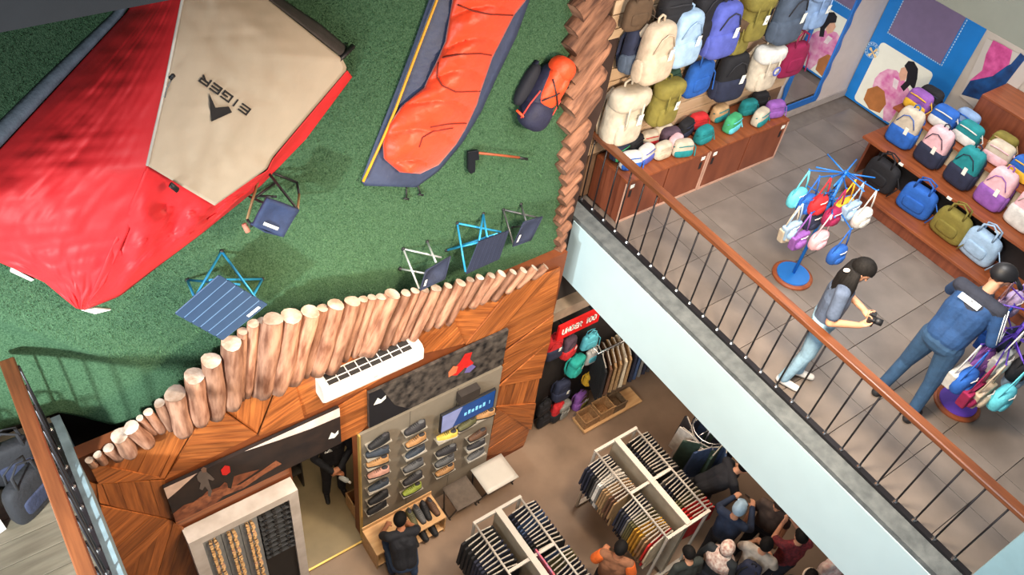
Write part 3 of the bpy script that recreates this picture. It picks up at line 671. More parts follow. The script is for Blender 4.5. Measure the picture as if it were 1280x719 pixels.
# ================================================================== SHOES
def shoe_proto(name, label, group, sole_m, up_m, trim_m, kind='shoe'):
    t = thing(name, label, 'shoe' if kind == 'shoe' else 'sandal', (0, 0, 0), group=group)
    def hw(x): return .034+.016*math.sin(math.pi*min(1, x*1.25)*.8) if x < .92 else .034
    xs = [0, .04, .12, .25, .4, .55, .7, .85, .95, 1.0]
    out = []
    for x in xs: out.append((x*.28-.14, (.030+.020*math.sin(math.pi*(.15+.8*x)))*(1 if .02 < x < .98 else .6)))
    P = [(a, b, 0) for a, b in out] + [(a, -b, 0) for a, b in reversed(out)]
    MB().prism(P, (0, 0, .026)).build('sole', sole_m, t)
    if kind == 'shoe':
        G = []
        for i, (x, w_) in enumerate(out):
            f = xs[i]; hgt = .085 if f < .3 else .085-.055*((f-.3)/.7)**.9
            G.append([(x*.97, w_*.97*math.cos(q), .024+hgt*max(0, math.sin(q))**.8) for q in [math.pi*k/8 for k in range(9)]])
        m = MB().grid(G); m.f.append(tuple(range(8, -1, -1))); m.mi.append(0); m.f.append(tuple(range(9*(len(G)-1), 9*len(G)))); m.mi.append(0)
        m.build('upper', up_m, t, smooth=True)
        MB().sph((-.085, 0, .10), (.045, .028, .016), nu=10, nv=6).build('collar', trim_m, t, smooth=True)
        lc = MB()
        for k in range(4): x = -.02+.022*k; lc.tube([(x, -.022, .106-.012*k), (x+.004, 0, .112-.012*k), (x, .022, .106-.012*k)], .0035, 4)
        lc.build('laces', trim_m, t)
    else:
        for x, h_ in ((.06, .055), (-.02, .07)):
            MB().tube([(x, -.05, .015), (x+.005, -.035, h_*.85), (x+.008, 0, h_), (x+.005, .035, h_*.85), (x, .05, .015)], .018, 6, flat=.25).build('strap', up_m, t, smooth=True)
        MB().tube([(-.06, -.04, .02), (-.115, -.03, .075), (-.13, 0, .085), (-.115, .03, .075), (-.06, .04, .02)], .012, 6, flat=.3).build('heel_strap', trim_m, t, smooth=True)
    return t
sh_cols = {'black': (26, 26, 30), 'tan': (176, 130, 84), 'brown': (96, 66, 48), 'grey': (92, 92, 94), 'olive': (92, 90, 60), 'pink': (190, 140, 124), 'slate': (54, 62, 74), 'yellow': (222, 190, 84), 'lime': (150, 164, 70), 'charcoal': (48, 46, 50)}
SM = {k: cloth(v, 'shoe_'+k, .7) for k, v in sh_cols.items()}
sole_d = mat('sole_dark', (40, 38, 38), .8); sole_t = mat('sole_tan', (206, 164, 112), .7); sole_w = mat('sole_white', (206, 202, 194), .7)
shoe0 = shoe_proto('hiking_shoe', 'x', 'x', sole_d, SM['black'], SM['charcoal'])
sand0 = shoe_proto('sandal', 'x', 'x', sole_t, SM['brown'], SM['charcoal'], 'sandal')
def put_shoe(p, rot, col, label, group, sole=None, trim=None, proto=shoe0, scale=1.0):
    mm = {'shoe_black': SM[col]} if proto is shoe0 else {'shoe_brown': SM[col]}
    if sole: mm['sole_dark'] = sole; mm['sole_tan'] = sole
    if trim: mm['shoe_charcoal'] = SM[trim]
    c = dup(proto, p, rot, label, mm, scale); c['group'] = group; return c

# grey shoe wall with brass edge
sw2 = thing('shoe_wall_panel', 'tall grey display board with brass edge holding rows of shoes', 'display panel', (3.35, 4.77, 0))
MB().box(-.98, .98, -.015, .02, .0, 2.49).build('board', mat('grey_laminate', (140, 130, 116), .5, var=.05), sw2)
MB().box(-1.0, -.98, -.03, .02, 0, 2.49).build('brass_edge', gold_m, sw2)
for x in (-.33, .33): MB().box(x-.003, x+.003, -.017, -.014, .0, 2.49).build('panel_joint', mat('joint_dark', (86, 80, 74), .7), sw2)
WS = [(475,553,'black'),(473,566,'slate'),(473,578,'tan'),(474,592,'pink'),(474,608,'slate'),(474,623,'black'),(472,635,'black'),
      (520,536,'charcoal'),(521,552,'tan'),(520,566,'slate'),(518,583,'grey'),(517,599,'charcoal'),(516,613,'lime'),
      (560,546,'yellow'),(559,564,'charcoal'),(557,577,'grey'),(557,589,'tan'),(585,531,'olive'),(607,519,'tan'),(598,545,'brown'),(596,557,'charcoal'),(596,569,'grey')]
shelf0 = None
for u, v, c in WS:
    p = wy(u, v, 4.66); p.z -= .05
    s = MB().box(-.15, .15, -.12, .0, -.012, 0).build('shoe_shelf', mat('clear_shelf', (150, 142, 130), .3)) if shelf0 is None else shelf0.copy()
    if shelf0 is None: shelf0 = s
    else: COL.objects.link(s)
    tag(s, 'small grey shelf on the grey shoe wall', 'shelf', 'small shelves of the shoe wall'); s.location = (p.x, 4.754, p.z-.001)
    put_shoe((p.x, 4.685, p.z), (0, 0, math.pi+random.uniform(-.25, .1)), c, '%s hiking shoe on a small shelf of the grey shoe wall' % c, 'shoes on the grey shoe wall', random.choice([sole_d, sole_d, sole_w]), 'charcoal' if c != 'charcoal' else 'grey')
# monitor
tv = thing('monitor', 'flat blue advertising monitor in front of the grey shoe wall', 'monitor', (3.79, 4.66, 1.88))
MB().box(-.40, .40, -.02, .02, 0, .38).build('bezel', black_pl, tv, bevel=.006)
MB().box(-.385, .385, -.0225, -.02, .015, .365).build('screen', mat('screen_blue', (26, 66, 126), .15, var=.3, vs=2, emit=.35), tv)
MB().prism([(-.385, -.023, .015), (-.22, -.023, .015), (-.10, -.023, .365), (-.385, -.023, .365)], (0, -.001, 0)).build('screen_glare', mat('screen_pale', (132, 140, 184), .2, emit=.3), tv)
sc_t = mat('screen_text', (120, 190, 226), .3, emit=.6)
for k in range(6): MB().box(-.06+.055*k, -.06+.055*k+.035, -.0245, -.0232, .14, .20+.02*(k % 2)).build('screen_glyph', sc_t, tv)
MB().box(.31, .32, -.0245, -.0232, .14, .21).build('screen_glyph', sc_t, tv)
MB().box(-.03, .03, .02, .095, .1, .25).build('bracket', dark_metal, tv)
o = tag(MB().box(-.14, .14, -.05, .05, 0, .18).build('shoe_box', mat('box_dark', (52, 44, 40), .7)), 'dark shoe box on the shoe wall above the monitor', 'box'); o.location = (3.80, 4.70, 2.265)

# stone framed sandal display
sd = thing('sandal_display', 'white stone framed display case of sandals beside the doorway', 'display case', (.93, 4.7, 0))
mb = mat('white_marble', (222, 214, 208), .35, rgb2=(198, 188, 180), vs=6)
for nm, b in (('frame_side', (-.60, -.47, 0, 2.28)), ('frame_side', (.49, .60, 0, 2.28)), ('frame_top', (-.47, .49, 2.16, 2.28))):
    MB().box(b[0], b[1], -.1, .09, b[2], b[3]).build(nm, mb, sd)
gp = mat('display_grey', (150, 154, 156), .6, var=.05)
for k in range(3): MB().box(-.468+.2*k, -.274+.2*k, -.06, .05, .02, 2.16).build('grey_panel', gp, sd)
MB().box(.135, .49, .02, .05, .02, 2.16).build('black_panel', mat('display_black', (26, 26, 28), .6), sd)
MB().box(.135, .49, -.06, .02, .02, 1.02).build('black_cupboard', mat('display_black', (26, 26, 28), .6), sd)
MB().box(-.59, .59, .05, .085, 0, 2.27).build('back_board', mat('display_black', (26, 26, 28), .6), sd)
ZS = [2.04-.175*k for k in range(11)]
for col in range(3):
    for r_, z in enumerate(ZS):
        x = .93-.371+.2*col; c = ['brown', 'tan', 'tan', 'pink'][(r_+col) % 4]
        [put_shoe((x+.027*s, 4.60, z), (0, math.radians(42), -math.pi/2+.12*s), c, '%s sandal on a grey strip of the stone framed display' % c, 'tan sandals in the stone framed display', proto=sand0, scale=.37) for s in (-1, 1)]
        o = tag(MB().box(-.06, .06, -.004, .0, -.09, .03).build('sandal_holder', gp), 'small grey holder under a sandal in the stone framed display', 'holder', 'sandal holders'); o.location = (x, 4.639, z)
for r_ in range(9):
    z = 2.02-.115*r_
    sh = tag(MB().box(-.172, .172, -.11, .0, -.01, 0).build('display_ledge', mat('ledge_grey', (64, 66, 70), .5)), 'narrow ledge of dark sandals on the black panel of the stone display', 'shelf', 'dark sandal ledges'); sh.location = (1.243, 4.716, z-.012)
    for k in range(3):
        c = ['black', 'charcoal', 'slate', 'grey'][(r_*2+k) % 4]
        put_shoe((1.243-.11+.11*k, 4.66, z-.010), (0, 0, -math.pi/2), c, 'dark %s sandal on a narrow ledge of the stone framed display' % c, 'dark sandals on the narrow ledges', sole_d, 'grey' if k == 1 else None, sand0, .42)

# plywood shoe bench
be = thing('shoe_bench', 'pale plywood two-tier bench of shoes in front of the grey wall', 'bench', (2.84, 4.47, 0))
MB().box(-.52, .52, -.2, .2, .37, .40).build('top_board', pale_wood, be, bevel=.004)
MB().box(-.52, .52, -.2, .2, .06, .085).build('lower_board', pale_wood, be, bevel=.004)
for x in (-.52, .50): MB().box(x, x+.02, -.2, .2, 0, .37).build('side_board', pale_wood, be)
MB().box(-.5, .5, .18, .2, .085, .37).build('back_board', pale_wood, be)
MB().box(-.52, .52, .19, .205, .40, .47).build('back_lip', pale_wood, be)
for x, c in ((2.86, 'tan'), (2.95, 'olive'), (3.06, 'grey'), (3.16, 'black'), (3.27, 'brown')):
    put_shoe((x, 4.47, .401), (0, 0, -math.pi/2+random.uniform(-.1, .1)), c, '%s shoe standing on top of the plywood bench' % c, 'shoes on top of the plywood bench')
for x in (2.75, 2.9, 3.05, 3.2): put_shoe((x, 4.36, .086), (0, 0, -math.pi/2), 'black', 'black shoe on the lower board of the plywood bench', 'shoes on the lower board of the plywood bench')

# grey camp stool and pale folding table on the shop floor
def floor_folding(name, label, cat, x0, x1, y0, y1, z, m, legm, tone):
    t = thing(name, label, cat, ((x0+x1)/2, (y0+y1)/2, 0)); a, b = (x1-x0)/2, (y1-y0)/2
    G = [[(-a+2*a*i/6, -b+2*b*j/6, z-tone*math.sin(math.pi*i/6)*math.sin(math.pi*j/6)) for j in range(7)] for i in range(7)]
    MB().grid(G).build('top' if cat == 'table' else 'seat', m, t, smooth=True, solid=.014)
    for sx in (-1, 1):
        for sy in (-1, 1):
            MB().tube([(a*.92*sx, b*.85*sy, z-.01), (a*1.12*sx, b*.35*sy, .01)], .011, 6).build('leg', legm, t, smooth=True)
        MB().tube([(a*1.12*sx, -b*.5, .012), (a*1.12*sx, b*.5, .012)], .011, 6).build('foot_bar', legm, t, smooth=True)
        MB().tube([(a*.92*sx, -b*.85, z-.012), (a*.92*sx, b*.85, z-.012)], .011, 6).build('rail', legm, t, smooth=True)
    return t
floor_folding('camp_stool', 'taupe fabric folding stool standing on the shop floor', 'stool', 3.53, 3.92, 4.26, 4.66, .40, cloth((96, 84, 74), 'taupe_canvas'), mat('dark_tube', (70, 64, 60), .4, .4), .04)
floor_folding('folding_table', 'pale grey folding table on the shop floor by the wooden wall', 'table', 4.02, 4.54, 4.26, 4.70, .40, mat('pale_grey_top', (196, 190, 180), .45, var=.03), mat('black_tube', (40, 38, 40), .4, .4), 0)

# ================================================================== CLOTHES RACKS
def garment_mesh(w, L, sl):
    hw = w/2
    P = [(-.05, 0), (.05, 0), (hw, -.06), (hw+.03, -.06-sl), (hw-.06, -.07-sl), (hw-.055, -L), (-hw+.055, -L), (-hw+.06, -.07-sl), (-hw-.03, -.06-sl), (-hw, -.06)]
    return P
hang_m = mat('white_hanger', (196, 188, 176), .4)
def garment_proto(name, w=.42, L=.66, sl=.34, th=.0175):
    P = garment_mesh(w, L, sl); m = MB()
    n = len(P); V = []
    for s in (-1, 1):
        for x, z in P: V.append((x, s*(th*.5 if z > -.1 else th*(.7+.3*math.sin(40*x))), z-.03))
    F = [tuple(range(n)), tuple(range(2*n-1, n-1, -1))]+[((i+1) % n, i, n+i, n+(i+1) % n) for i in range(n)]
    m.add(V, F); b = m.build(name, cloth((40, 44, 60), 'garment_base'))
    h_ = MB(); h_.tube([(-w*.40, 0, -.050), (-.02, 0, -.018), (0, 0, .005), (.02, 0, -.018), (w*.40, 0, -.050)], .013, 5, flat=.6)
    h_.tube([(0, 0, .0), (0, 0, .035), (.012, 0, .055), (.0, 0, .068), (-.014, 0, .055)], .004, 4)
    h_.build('hanger', hang_m, b)
    return b
g_shirt = garment_proto('hanging_shirt'); g_jack = garment_proto('hanging_jacket', .46, .72, .5, .027)
GC = {'navy': (30, 34, 54), 'black': (24, 24, 28), 'grey': (112, 110, 108), 'khaki': (160, 128, 90), 'olive': (92, 88, 56), 'mustard': (196, 150, 52), 'red': (196, 40, 38), 'cream': (206, 192, 166), 'denim': (52, 72, 108), 'brown': (102, 70, 50), 'white': (220, 216, 210), 'green': (50, 72, 62), 'rust': (166, 80, 44), 'charcoal': (52, 52, 58)}
GM = {k: cloth(v, 'garment_'+k) for k, v in GC.items()}
def hang(proto, p, rz, col, label, group, sc=1.0, tilt=0):
    c = dup(proto, p, (0, 0, rz), label, {'garment_base': GM[col]}, sc); tag(c, label, 'clothing', group); return c
def gondola(label, cx, cy, W, L, H):
    t = thing('clothes_rack', label, 'clothes rack', (cx, cy, 0)); a, b = W/2, L/2
    MB().box(-.035, -.01, -b, b, .12, H-.01).build('centre_panel', mat('rack_panel', (150, 140, 124), .6), t)
    MB().box(.01, .035, -b, b, .12, H-.01).build('centre_panel', mat('rack_panel', (150, 140, 124), .6), t)
    MB().box(-.04, .04, -b, b, H-.01, H+.012).build('panel_cap', white_metal, t)
    for s in (-1, 1):
        MB().tube([(a*s, -b, H-.02), (a*s, b, H-.02)], .014, 7).build('hanging_rail', white_metal, t, smooth=True)
        MB().box(-a-.015, a+.015, b*s-.02, b*s+.02, H-.04, H).build('end_bar', white_metal, t)
        for s2 in (-1, 1): MB().box(a*s2-.016, a*s2+.016, b*s-.016, b*s+.016, .0, H-.04).build('post', white_metal, t)
        MB().box(-a, a, b*s-.03, b*s+.03, .03, .06).build('foot', white_metal, t)
    MB().box(-a, a, -.02, .02, H-.035, H-.01).build('cross_bar', white_metal, t)
    return t
gondola('white double clothes rack with mixed khaki and yellow shirts', 5.52, 2.91, .70, 1.42, 1.45)
gondola('white double clothes rack with dense black and navy clothes', 3.65, 2.92, .68, 1.45, 1.32)
def fill(x, y0, y1, z, cols, where, group, proto, n, jit=.12):
    for k in range(n):
        c = cols[min(len(cols)-1, int(k/n*len(cols)))]; y = y0+(y1-y0)*(k+.5)/n
        if abs(y-(y0+y1)/2) < .035: continue
        hang(proto, (x, y, z), jit*math.sin(k*.45)+random.uniform(-.02, .02), c, '%s %s on a hanger %s' % (c, 'shirt' if proto is g_shirt else 'jacket', where), group, 1.0)
fill(5.17, 3.56, 2.24, 1.375, ['navy', 'navy', 'black', 'grey', 'white', 'grey', 'khaki', 'khaki', 'brown', 'khaki', 'navy', 'charcoal', 'navy', 'grey', 'olive', 'olive', 'mustard', 'mustard', 'khaki', 'red', 'cream'], 'on the outer rail of the mixed shirt rack', 'shirts on the outer rail of the mixed rack', g_shirt, 31)
fill(5.87, 3.56, 2.24, 1.375, ['black', 'navy', 'black', 'charcoal', 'black', 'grey', 'navy', 'black', 'olive', 'red', 'red'], 'on the rail of the mixed rack facing the crowd', 'shirts on the crowd-side rail of the mixed rack', g_shirt, 27)
fill(3.31, 3.58, 2.24, 1.245, ['black', 'navy', 'black', 'charcoal', 'navy', 'black'], 'on the bench-side rail of the dense dark rack', 'clothes on the bench-side rail of the dark rack', g_jack, 22)
fill(3.99, 3.58, 2.24, 1.245, ['navy', 'denim', 'navy', 'black', 'denim', 'olive', 'navy', 'charcoal', 'navy'], 'on the aisle-side rail of the dense dark rack', 'clothes on the aisle-side rail of the dark rack', g_shirt, 25)
o = tag(MB().box(-.01, .01, -.22, .22, 0, .16).build('price_board', mat('leaflet_print', (130, 110, 150), .5, rgb2=(200, 60, 60), vs=14)), 'violet and red printed board on the dense dark clothes rack', 'sign'); o.location = (3.74, 2.75, 1.18)
# round rack half under the floor edge
rr = thing('round_clothes_rack', 'round rack of dark green and denim clothes near the crowd', 'clothes rack', (6.86, 3.12, 0))
MB().tube([(0, 0, 0), (0, 0, 1.35)], .02).build('pole', chrome, rr, smooth=True)
MB().lathe([(.28, 0), (.28, .02), (.03, .04)], 20).build('base', chrome, rr)
MB().tube([(.26*math.cos(2*math.pi*k/20), .26*math.sin(2*math.pi*k/20), 1.33) for k in range(21)], .012, 6).build('ring_rail', chrome, rr, smooth=True)
for k in range(4): MB().tube([(0, 0, 1.33), (.26*math.cos(k*math.pi/2), .26*math.sin(k*math.pi/2), 1.33)], .01, 6).build('spoke', chrome, rr, smooth=True)
for k in range(11):
    a = 2*math.pi*k/11; c = ['green', 'denim', 'navy', 'denim', 'charcoal', 'white', 'green', 'denim'][k % 8]
    hang(g_jack, (6.86+.26*math.cos(a), 3.12+.26*math.sin(a), 1.265), a+math.pi/2+.35, c, '%s jacket hanging on the round rack near the crowd' % c, 'jackets on the round rack')

# ================================================================== BACKPACKS
def pack_proto(name, w, d, h, kind='daypack'):
    """base at z = 0, front towards -y"""
    t = thing(name, 'x', 'backpack', (0, 0, 0))
    A_, B_, C_ = 'bag_main', 'bag_second', 'bag_strap'
    m1 = cloth((90, 90, 90), A_); m2 = cloth((120, 120, 120), B_); m3 = cloth((40, 40, 46), C_)
    MB().sph((0, 0, h*.5), (w*.5, d*.45, h*.5), .42, .55, 20, 12, taper=.12).build('body', m1, t, smooth=True)
    if kind == 'daypack':
        MB().sph((0, -d*.16, h*.255), (w*.515, d*.40, h*.25), .42, .55, 18, 9).build('front_pocket', m2, t, smooth=True)
        MB().tube([(-w*.36, -d*.40, h*.60), (-w*.2, -d*.46, h*.82), (0, -d*.46, h*.88), (w*.2, -d*.46, h*.82), (w*.36, -d*.40, h*.60)], .006, 5).build('zip', m3, t, smooth=True)
        for s in (-1, 1): MB().sph((s*w*.48, 0, h*.24), (w*.07, d*.3, h*.2), .7, .8, 12, 7).build('side_pocket', m2, t, smooth=True)
    elif kind == 'flap':
        MB().sph((0, -d*.12, h*.84), (w*.5, d*.46, h*.17), .55, .6, 18, 9).build('flap', m2, t, smooth=True)
        MB().sph((0, -d*.40, h*.28), (w*.36, d*.16, h*.22), .5, .55, 16, 9).build('front_pocket', m1, t, smooth=True)
        for s in (-1, 1): MB().tube([(s*w*.2, -d*.56, h*.8), (s*w*.2, -d*.58, h*.5), (s*w*.2, -d*.5, h*.3)], .011, 5, flat=.4).build('buckle_strap', m3, t, smooth=True)
    elif kind == 'tote':
        for s in (-1, 1): MB().tube([(-w*.22, s*d*.3, h*.9), (-w*.2, s*d*.2, h*1.25), (0, s*d*.1, h*1.36), (w*.2, s*d*.2, h*1.25), (w*.22, s*d*.3, h*.9)], .011, 6, flat=.5).build('carry_strap', m3, t, smooth=True)
        MB().sph((0, -d*.40, h*.42), (w*.30, d*.1, h*.2), .4, .5, 14, 8).build('front_pocket', m2, t, smooth=True)
    elif kind == 'pouch':
        MB().tube([(-w*.48, -.0, h*.62), (-w*.3, -d*.42, h*.8), (0, -d*.46, h*.84), (w*.3, -d*.42, h*.8), (w*.48, 0, h*.62)], .006, 5).build('zip', m3, t, smooth=True)
        MB().sph((0, -d*.22, h*.28), (w*.46, d*.28, h*.25), .5, .6, 16, 8).build('front_pocket', m2, t, smooth=True)
    if kind in ('daypack', 'flap'):
        MB().tube([(-w*.1, d*.1, h*.96), (-w*.1, d*.1, h*1.07), (0, d*.1, h*1.11), (w*.1, d*.1, h*1.07), (w*.1, d*.1, h*.96)], .010, 6).build('top_handle', m3, t, smooth=True)
        for s in (-1, 1): MB().tube([(s*w*.2, d*.36, h*.92), (s*w*.36, d*.52, h*.7), (s*w*.40, d*.52, h*.35), (s*w*.38, d*.34, h*.08)], .024, 6, flat=.35).build('shoulder_strap', m3, t, smooth=True)
        MB().prism([(w*.10, -d*.60, h*.62), (w*.24, -d*.60, h*.62), (w*.24, -d*.56, h*.42), (w*.10, -d*.56, h*.42)], (0, -.003, 0)).build('price_tag', white_print, t)
    else:
        MB().tube([(w*.4, 0, h*.8), (w*.62, -d*.1, h*.5), (w*.5, -d*.5, h*.12)], .008, 5, flat=.5).build('strap_tail', m3, t, smooth=True)
    return t
PK = {k: pack_proto({'daypack': 'backpack', 'flap': 'flap_backpack', 'tote': 'tote_bag', 'pouch': 'pouch_bag'}[k], *{'daypack': (.34, .2, .50), 'flap': (.36, .22, .50), 'tote': (.36, .14, .36), 'pouch': (.26, .16, .20)}[k], k) for k in ('daypack', 'flap', 'tote', 'pouch')}
BC = {'beige': (190, 172, 150), 'light blue': (150, 178, 206), 'black': (22, 22, 28), 'violet blue': (78, 88, 170), 'olive': (122, 112, 48), 'slate': (70, 82, 100), 'pale denim': (128, 156, 196), 'cream': (192, 180, 162), 'blue': (34, 92, 178), 'magenta': (142, 24, 72), 'navy': (32, 38, 62), 'dark green': (30, 62, 48), 'teal': (22, 126, 132), 'green': (60, 156, 104), 'purple': (136, 84, 164), 'red': (190, 34, 40), 'white': (206, 204, 200), 'pink': (222, 176, 184), 'tan': (188, 156, 116), 'plum': (78, 60, 76), 'yellow': (218, 170, 44), 'cyan': (96, 196, 214), 'turquoise': (40, 170, 158), 'grey': (128, 128, 124), 'brown': (84, 64, 46), 'lilac': (190, 168, 206)}
BM = {k: cloth(v, 'bag_'+k.replace(' ', '_')) for k, v in BC.items()}
def put_bag(kind, p, rot, c1, c2, label, cat, group, strap=None, sc=1.0):
    mm = {'bag_main': BM[c1], 'bag_second': BM[c2]}
    if strap: mm['bag_strap'] = BM[strap]
    c = dup(PK[kind], p, rot, label, mm, sc); tag(c, label, cat, group); return c

# ---- red sign display under the upper floor
sg = thing('shop_sign', 'red shop sign board with white lettering above the hanging bags', 'sign', tuple(wy(722, 412, 4.86)))
Q = [wy(*p, 4.86) for p in ((698, 407), (749, 387), (748, 402), (697, 423))]
x0, x1 = (Q[0].x+Q[3].x)/2, (Q[1].x+Q[2].x)/2; z1, z0 = (Q[0].z+Q[1].z)/2, (Q[2].z+Q[3].z)/2
MB().box(x0, x1, 4.845, 4.88, z0, z1).build('board', mat('sign_red', (222, 28, 30), .45, var=.04), sg, world=True)
lettering('UNDER 100', lambda s, t: Vector((x0+.07+(x1-x0-.14)*s, 4.843, z0+(z1-z0)*(.34+.34*t))), .009, parent=sg, m=white_print, norm=Vector((0, -1, 0)))
for x in (x0+.1, x1-.1): MB().box(x-.01, x+.01, 4.88, 5.12, z1-.06, z1-.03).build('bracket', dark_metal, sg, world=True)
ur = thing('wall_rail', 'grey steel wall rail carrying the jackets beside the red sign', 'rail', (6.2, 4.79, 1.605))
MB().tube([(-.10, 0, 0), (1.75, 0, 0)], .014).build('bar', chrome, ur, smooth=True)
for x in (-.08, .8, 1.7): MB().tube([(x, 0, 0), (x, .33, 0)], .01).build('arm', chrome, ur, smooth=True)
UB = [('daypack', 692, 428, 'red', 'navy', 1.0), ('daypack', 712, 428, 'plum', 'red', .9), ('tote', 738, 422, 'cyan', 'cyan', .95), ('tote', 741, 440, 'white', 'cyan', .95), ('flap', 720, 452, 'turquoise', 'turquoise', .9), ('daypack', 703, 482, 'navy', 'navy', .95), ('flap', 737, 468, 'yellow', 'yellow', .62),
      ('daypack', 725, 497, 'purple', 'purple', .85), ('daypack', 697, 508, 'red', 'black', .9), ('flap', 694, 540, 'grey', 'grey', .85), ('daypack', 716, 535, 'brown', 'olive', .8), ('tote', 676, 540, 'black', 'black', .9), ('tote', 681, 505, 'black', 'black', .9)]
for i, (k, u, v, c1, c2, sc) in enumerate(UB):
    sc *= .86; p = wy(u, v+6, 4.95); hh = {'daypack': .25, 'flap': .25, 'tote': .18}[k]*sc
    put_bag(k, (p.x, 4.97, max(0.01, p.z-hh)), (0, 0, random.uniform(-.1, .3)), c1, c2, '%s %s in the stack of bags below the red sign' % (c1, 'tote bag' if k == 'tote' else 'backpack'), 'bag', 'bags below the red sign', c1, sc)
pf = thing('display_platform', 'low pale wooden platform under the jackets and baskets', 'platform', (6.55, 4.66, 0))
MB().box(-.55, .62, -.16, .16, .03, .07).build('deck', pale_wood, pf, bevel=.005)
for x in (-.5, .0, .55): MB().box(x-.04, x+.04, -.14, .14, 0, .03).build('foot', pale_wood, pf)
for k, (x, sx, h_, c) in enumerate([(6.15, .13, .16, (150, 112, 74)), (6.45, .14, .2, (170, 128, 84)), (6.72, .12, .16, (110, 86, 62))]):
    t = thing('basket', '%s woven basket standing on the low pale platform' % ['brown', 'tan', 'dark'][k], 'basket', (x, 4.66, .072))
    bm_ = mat('basket_%d' % k, c, .8, var=.3, vs=30, bump=.5, bs=60)
    for a in (-1, 1):
        MB().box(a*sx-.008, a*sx+.008, -.11, .11, 0, h_).build('side', bm_, t); MB().box(-sx, sx, a*.11-.008, a*.11+.008, 0, h_).build('side', bm_, t)
    MB().box(-sx, sx, -.11, .11, 0, .012).build('bottom', bm_, t)
    MB().box(-sx-.012, sx+.012, -.125, -.105, h_, h_+.02).build('rim', bm_, t); MB().box(-sx-.012, sx+.012, .105, .125, h_, h_+.02).build('rim', bm_, t)
for k in range(18):
    c = ['black', 'brown', 'khaki', 'khaki', 'cream', 'khaki', 'navy', 'denim', 'grey', 'navy', 'charcoal', 'navy', 'rust', 'brown', 'khaki', 'black', 'navy', 'charcoal'][k]
    p = wy(752+4.6*k, 424+3.6*k, 4.98)
    hang(g_jack, (6.22+.095*k, 4.79, 1.53), math.pi/2*.74+random.uniform(-.03, .03), c, '%s jacket on the wall rail beside the red sign' % c, 'jackets on the wall rail under the upper floor', 1.12)
# ================================================================== UPPER FLOOR FURNITURE
def cabinet(label, x0, x1, y0, y1, z1, slot_sides):
    t = thing('storage_cabinet', label, 'cabinet', ((x0+x1)/2, (y0+y1)/2, 4.262)); a, b, h = (x1-x0)/2, (y1-y0)/2, z1-4.262
    MB().box(-a, a, -b+.02, b, .0, h-.03).build('carcass', cab_wood, t)
    MB().box(-a-.005, a+.005, -b-.01, b, h-.03, h).build('top', shelf_wood, t, bevel=.004)
    for k in range(2):
        xa, xb = -a+.012+(a)*k, -.006+a*k-.004
        d = MB().box(xa, xb, -b, -b+.02, .035, h-.04).build('door', cab_wood, t, bevel=.003)
        if slot_sides[k]:
            xs = xb-.09 if slot_sides[k] > 0 else xa+.05
            MB().box(xs, xs+.04, -b-.003, -b+.001, h-.25, h-.15).build('handle_slot', black_pl, d)
            MB().box(xs-.0, xs+.06, -b-.004, -b-.001, h-.12, h-.07).build('price_label', white_print, d)
    MB().box(-a, a, -b-.004, -b+.02, 0, .03).build('plinth', edge_pale, t)
    for s in (-1, 1): MB().box(s*a-.012, s*a+.012, -b-.005, -b+.01, .0, h-.03).build('edge_strip', edge_pale, t)
    return t
cabinet('walnut cabinet full of pouches behind the handrail end', 5.74, 7.02, 4.80, 5.345, 4.88, (-1, 1))
cabinet('walnut cabinet beside the blue framed mirror', 7.06, 8.44, 4.80, 5.345, 4.88, (-1, 1))
cabinet('tall walnut cabinet in front of the pink jacket poster', 10.05, 10.6, 2.3, 3.46, 5.62, (-1, 1))
CP = [(750,198,'navy','green'),(772,207,'white','blue'),(777,184,'black','black'),(802,177,'cream','red'),(790,199,'white','violet blue'),(814,193,'cream','beige'),(826,168,'cream','pink'),(835,170,'plum','plum'),(843,180,'pink','cream'),(855,187,'cream','teal'),
      (857,160,'black','navy'),(872,152,'red','red'),(879,169,'teal','teal'),(898,141,'tan','teal'),(915,155,'green','cyan'),(935,134,'teal','teal'),(956,121,'black','black'),(950,147,'cream','teal'),(976,134,'purple','purple')]
CQ = []
for u, v, c1, c2 in CP:
    p = gz(u, v, 4.97); CQ.append([max(5.92, min(8.28, p.x)), min(5.22, max(4.92, p.y))])
for _ in range(60):                                                       # nudge neighbours apart so that no two share a spot
    for a in range(len(CQ)):
        for b in range(a):
            dx, dy = CQ[a][0]-CQ[b][0], CQ[a][1]-CQ[b][1]
            if abs(dx) < .235 and abs(dy) < .165:
                if abs(dx)/.235 > abs(dy)/.165: q = math.copysign((.235-abs(dx))*.25, dx or 1); CQ[a][0] += q; CQ[b][0] -= q
                else: q = math.copysign((.165-abs(dy))*.25, dy or 1); CQ[a][1] += q; CQ[b][1] -= q
    for q in CQ: q[0] = max(5.92, min(8.30, q[0])); q[1] = min(5.24, max(4.90, q[1]))
for (x, y), (u, v, c1, c2) in zip(CQ, CP):
    put_bag('pouch', (x, y, 4.882), (0, 0, random.uniform(-.3, .3)), c1, c2, '%s pouch with %s pocket on the walnut cabinet top' % (c1, c2), 'pouch', 'pouches on the walnut cabinets', c2, random.uniform(.95, 1.08))
